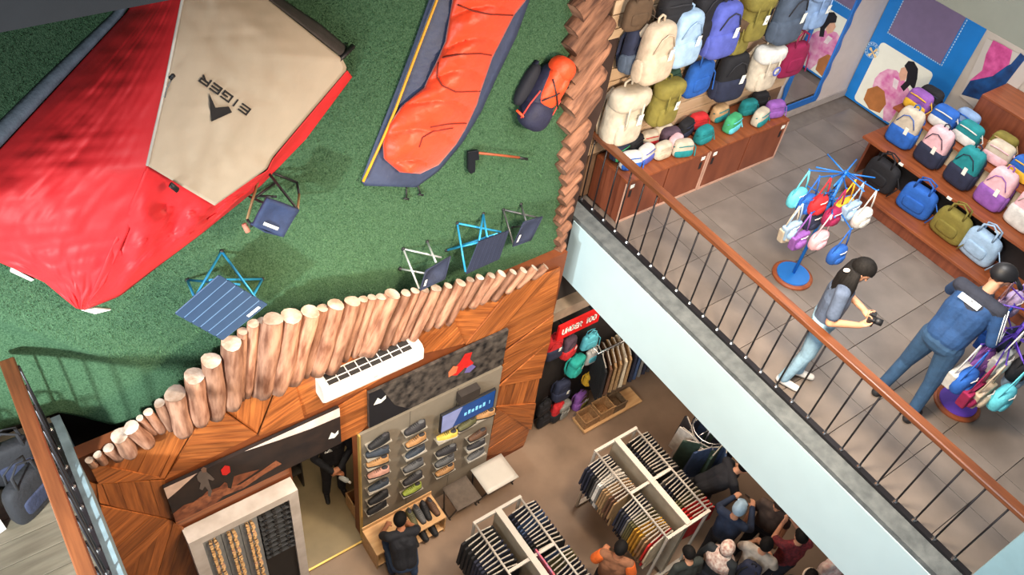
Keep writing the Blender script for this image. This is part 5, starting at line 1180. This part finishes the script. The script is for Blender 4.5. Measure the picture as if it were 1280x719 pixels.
# man in navy jacket and cap leaning over the purple spinner
jk = cloth((30, 66, 112), 'navy_jacket')
man = person('man in navy jacket and black cap reaching into the purple spinner rack', (6.56, 1.40, 4.262), math.radians(2), dict(pelvis=(.04, 0, .94), chest=(.15, 0, 1.22), neck=(.29, 0, 1.43), head=(.40, 0, 1.545), shl=(.21, .19, 1.39), shr=(.21, -.19, 1.39), ell=(.40, .27, 1.14), wrl=(.62, .14, 1.08), elr=(.16, -.30, 1.13), wrr=(.42, -.26, 1.07),
             hil=(.04, .09, .92), hir=(.04, -.09, .92), knl=(.03, .14, .50), knr=(.0, -.15, .50), anl=(-.06, .17, .09), anr=(-.06, -.19, .09)), (jk, jean_d, shoe_b), 1.76, .0075, 'long', 'cap', black_pl, look=(.6, -.85, -.55), fat=1.2, yoke=cloth((40, 44, 58), 'charcoal_yoke'), hd=(None, (.9, .2, 0)))
st = mat('white_stripe', (220, 224, 228), .6)
km = 1.76/1.70
for s, dz in ((-1, 0), ):
    for off in (-.012, .012):
        A_, E_, W_ = [Vector(v)*km for v in ((.21, -.19, 1.39), (.16, -.30, 1.13), (.42, -.26, 1.07))]
        n_ = Vector((-.1+off*6, -.7, .6)).normalized()
        MB().tube([A_+n_*.067+Vector((off, 0, off)), A_.lerp(E_, .5)+n_*.061+Vector((off, 0, off)), E_+n_*.055+Vector((off, 0, off)), E_.lerp(W_, .5)+n_*.049+Vector((off*.4, 0, off*1.4)), W_+n_*.043+Vector((off*.4, 0, off*1.4))], .0055, 5).build('sleeve_stripe', st, man, smooth=True)
o = MB().box(-.03, .03, -.10, .10, -.004, .004).build('back_print', st, man, bevel=.003); o.location = (.10, .03, 1.43); o.rotation_euler = (0, -.65, 0)

dk = cloth((24, 26, 34), 'black_shirt'); dn = cloth((34, 48, 74), 'dark_denim_jacket'); pt = cloth((30, 34, 46), 'dark_trousers')
# shop floor people
crouch = person('person in black shirt crouching at the plywood shoe bench', (2.56, 3.98, 0), math.radians(74), dict(pelvis=(.0, 0, .44), chest=(.13, 0, .74), neck=(.24, 0, .92), head=(.32, 0, 1.02), shl=(.20, .17, .88), shr=(.20, -.17, .88), ell=(.36, .23, .66), wrl=(.52, .12, .56), elr=(.34, -.24, .64), wrr=(.52, -.14, .52), hil=(0, .09, .42), hir=(0, -.09, .42), knl=(.34, .16, .50), knr=(.30, -.16, .42), anl=(.12, .14, .09), anr=(.02, -.14, .09)),
                (dk, cloth((36, 56, 84), 'crouch_jeans'), shoe_b), 1.66, .009, 'short', 'short', look=(1, -.5, -.55), skin=skin_d)
door_p = person('person in black shirt and trousers standing in the doorway with a bottle', (2.36, 5.56, 0), math.radians(-100), dict(ell=(.06, .25, 1.12), wrl=(.22, .05, .98), elr=(.06, -.25, 1.12), wrr=(.24, -.05, .94)), (dk, cloth((26, 28, 38), 'black_trousers'), shoe_b), 1.68, .009, 'long', 'short', look=(1, 0, -.2), hd=((.3, -.8, 0), (.3, .8, -.1)), skin=skin_d)
bp_ = loc2(door_p, (.29, .02, .86)); bt = thing('water_bottle', 'clear water bottle held by the person in the doorway', 'bottle', tuple(bp_), rot=(1.2, 0, .3))
MB().lathe([(.03, 0), (.033, .02), (.033, .13), (.014, .165), (.014, .18)], 14).build('body', mat('bottle_clear', (200, 206, 208), .15, alpha=.6), bt, smooth=True); MB().lathe([(.017, .18), (.017, .20)], 12).build('cap', white_pl, bt)
MB().prism([(.125, -.02, 1.27), (.128, -.055, 1.33), (.128, -.085, 1.28), (.126, -.11, 1.30), (.124, -.12, 1.27)], (.012, 0, 0)).build('shirt_logo', st, door_p)
vest = person('person in brown vest and orange sleeves between the clothes racks', (4.50, 2.36, 0), math.radians(35), dict(head=(.05, 0, 1.57), ell=(.04, .25, 1.14), wrl=(.25, .16, 1.06), elr=(.02, -.26, 1.10), wrr=(.22, -.20, .95)), (cloth((128, 84, 58), 'brown_vest'), pt, shoe_b), 1.62, .009, 'short', 'short', look=(1, -.1, -.5), skin=skin_d)
orange_c = cloth((226, 104, 36), 'orange_sleeve')
for s in (-1, 1):
    A_ = Vector((0, .178*s, 1.385))*.953; E_ = Vector((.0, .235*s, 1.22))*.953
    q = MB(); caps_mesh(q, A_, E_, .068, .070); q.build('orange_sleeve', orange_c, vest, smooth=True)
# crowd under the upper floor
def phone(p, yaw, tilt, label):
    t = thing('phone', label, 'phone', tuple(p), rot=(0, tilt, yaw)); MB().box(-.005, .005, -.037, .037, -.075, .075).build('case', black_pl, t, bevel=.003); MB().box(-.0065, -.005, -.033, .033, -.068, .068).build('screen', mat('phone_screen', (30, 34, 46), .1), t)
P1 = person('person in black top bending forward beside the round clothes rack', (6.40, 2.62, 0), math.radians(-30), dict(pelvis=(-.05, 0, .92), chest=(.16, 0, 1.18), neck=(.32, 0, 1.34), head=(.42, 0, 1.44), shl=(.26, .18, 1.31), shr=(.26, -.18, 1.31), ell=(.44, .26, 1.08), wrl=(.66, .22, 1.02), elr=(.36, -.26, 1.04), wrr=(.5, -.22, .86)), (dk, cloth((28, 30, 42), 'ink_trousers'), shoe_b), 1.66, .010, 'short', 'short', look=(1, .1, -.8))
P2 = person('person in dark denim jacket and light blue cap holding out a phone', (6.12, 1.98, 0), math.radians(15), dict(ell=(.14, .24, 1.24), wrl=(.36, .16, 1.30), elr=(.16, -.25, 1.22), wrr=(.40, -.12, 1.30), head=(.05, 0, 1.58)), (dn, pt, shoe_b), 1.62, .010, 'long', 'cap', cloth((150, 180, 204), 'sky_cap'), look=(1, .1, -.4))
P3 = person('person in cream patterned hijab and dark dress near the mixed shirt rack', (5.66, 1.70, 0), math.radians(10), {}, (cloth((28, 34, 40), 'dark_dress'), pt, shoe_b), 1.58, .010, 'long', 'hijab', cloth((226, 214, 204), 'cream_hijab', rgb2=(166, 122, 112), vs=26), look=(1, .2, -.3))
P4 = person('person with black hair and pale collar carrying a navy backpack', (6.08, 1.46, 0), math.radians(20), dict(ell=(.1, .25, 1.15), wrl=(.28, .12, 1.15), elr=(.1, -.25, 1.15), wrr=(.28, -.12, 1.12)), (cloth((190, 180, 168), 'pale_shirt'), pt, shoe_b), 1.62, .010, 'short', 'short', look=(1, 0, -.4))
c = put_bag('daypack', loc2(P4, (-.19, 0, .95)), (0, 0, math.radians(20)-PI/2+PI), 'navy', 'navy', 'navy backpack on the back of the black-haired person in the crowd', 'backpack', 'worn backpacks', 'black', .8); del c['group']
P5 = person('person in brown top with dark brown hair deep in the crowd', (6.72, 1.78, 0), math.radians(200), {}, (cloth((70, 56, 50), 'brown_top'), pt, shoe_b), 1.60, .010, 'short', 'short', mat('brown_hair', (48, 34, 28), .5), look=(1, 0, -.4))
P6 = person('person in red checked shirt raising a black phone', (6.58, 1.30, 0), math.radians(60), dict(ell=(.16, .22, 1.28), wrl=(.28, .12, 1.46), elr=(.16, -.22, 1.28), wrr=(.28, -.04, 1.46)), (cloth((130, 40, 46), 'red_check', rgb2=(70, 24, 34), vs=30), pt, shoe_b), 1.60, .010, 'short', 'short', look=(1, 0, -.1), hd=((.1, -.2, 1), (.1, .2, 1)), pn=((1, 0, 0), (1, 0, 0)))
phone(loc2(P6, (.31, .04, 1.50)), math.radians(60), -.3, 'black phone raised by the person in the red checked shirt')
P7 = person('person in dark green top with cream headband at the edge of the crowd', (6.26, .88, 0), math.radians(30), {}, (cloth((34, 50, 44), 'green_top'), pt, shoe_b), 1.60, .010, 'short', 'short', look=(1, 0, -.5))
b2 = MB(); kk = 1.6/1.7; b2.tube([(kk*(.03-.012+.10*math.cos(a)*.95), kk*.098*math.sin(a), kk*(1.585+.04)+.035*math.cos(a)) for a in [2*PI*i/24 for i in range(25)]], .014, 6); b2.build('headband', cloth((214, 190, 166), 'cream_band'), P7, smooth=True)
P8 = person('person in pink and white striped sleeves at the edge of the crowd', (6.84, .86, 0), math.radians(80), dict(elr=(.15, -.2, 1.3), wrr=(.35, -.12, 1.42)), (cloth((220, 176, 172), 'pink_shirt', rgb2=(236, 226, 220), vs=20), pt, shoe_b), 1.60, .010, 'long', 'short', look=(1, 0, -.2))
P9 = person('person in dark jacket browsing at the near end of the mixed shirt rack', (5.26, 1.86, 0), math.radians(75), dict(head=(.08, 0, 1.56)), (cloth((40, 46, 44), 'moss_jacket'), pt, shoe_b), 1.5, .010, 'long', 'short', look=(1, 0, -.6))
phone(loc2(P2, (.46, .02, 1.28)), math.radians(15), -.5, 'black phone held out by the person in the light blue cap')
# prototypes are no longer needed
for p in (shoe0, sand0, g_shirt, g_jack, *PK.values()): purge(p)
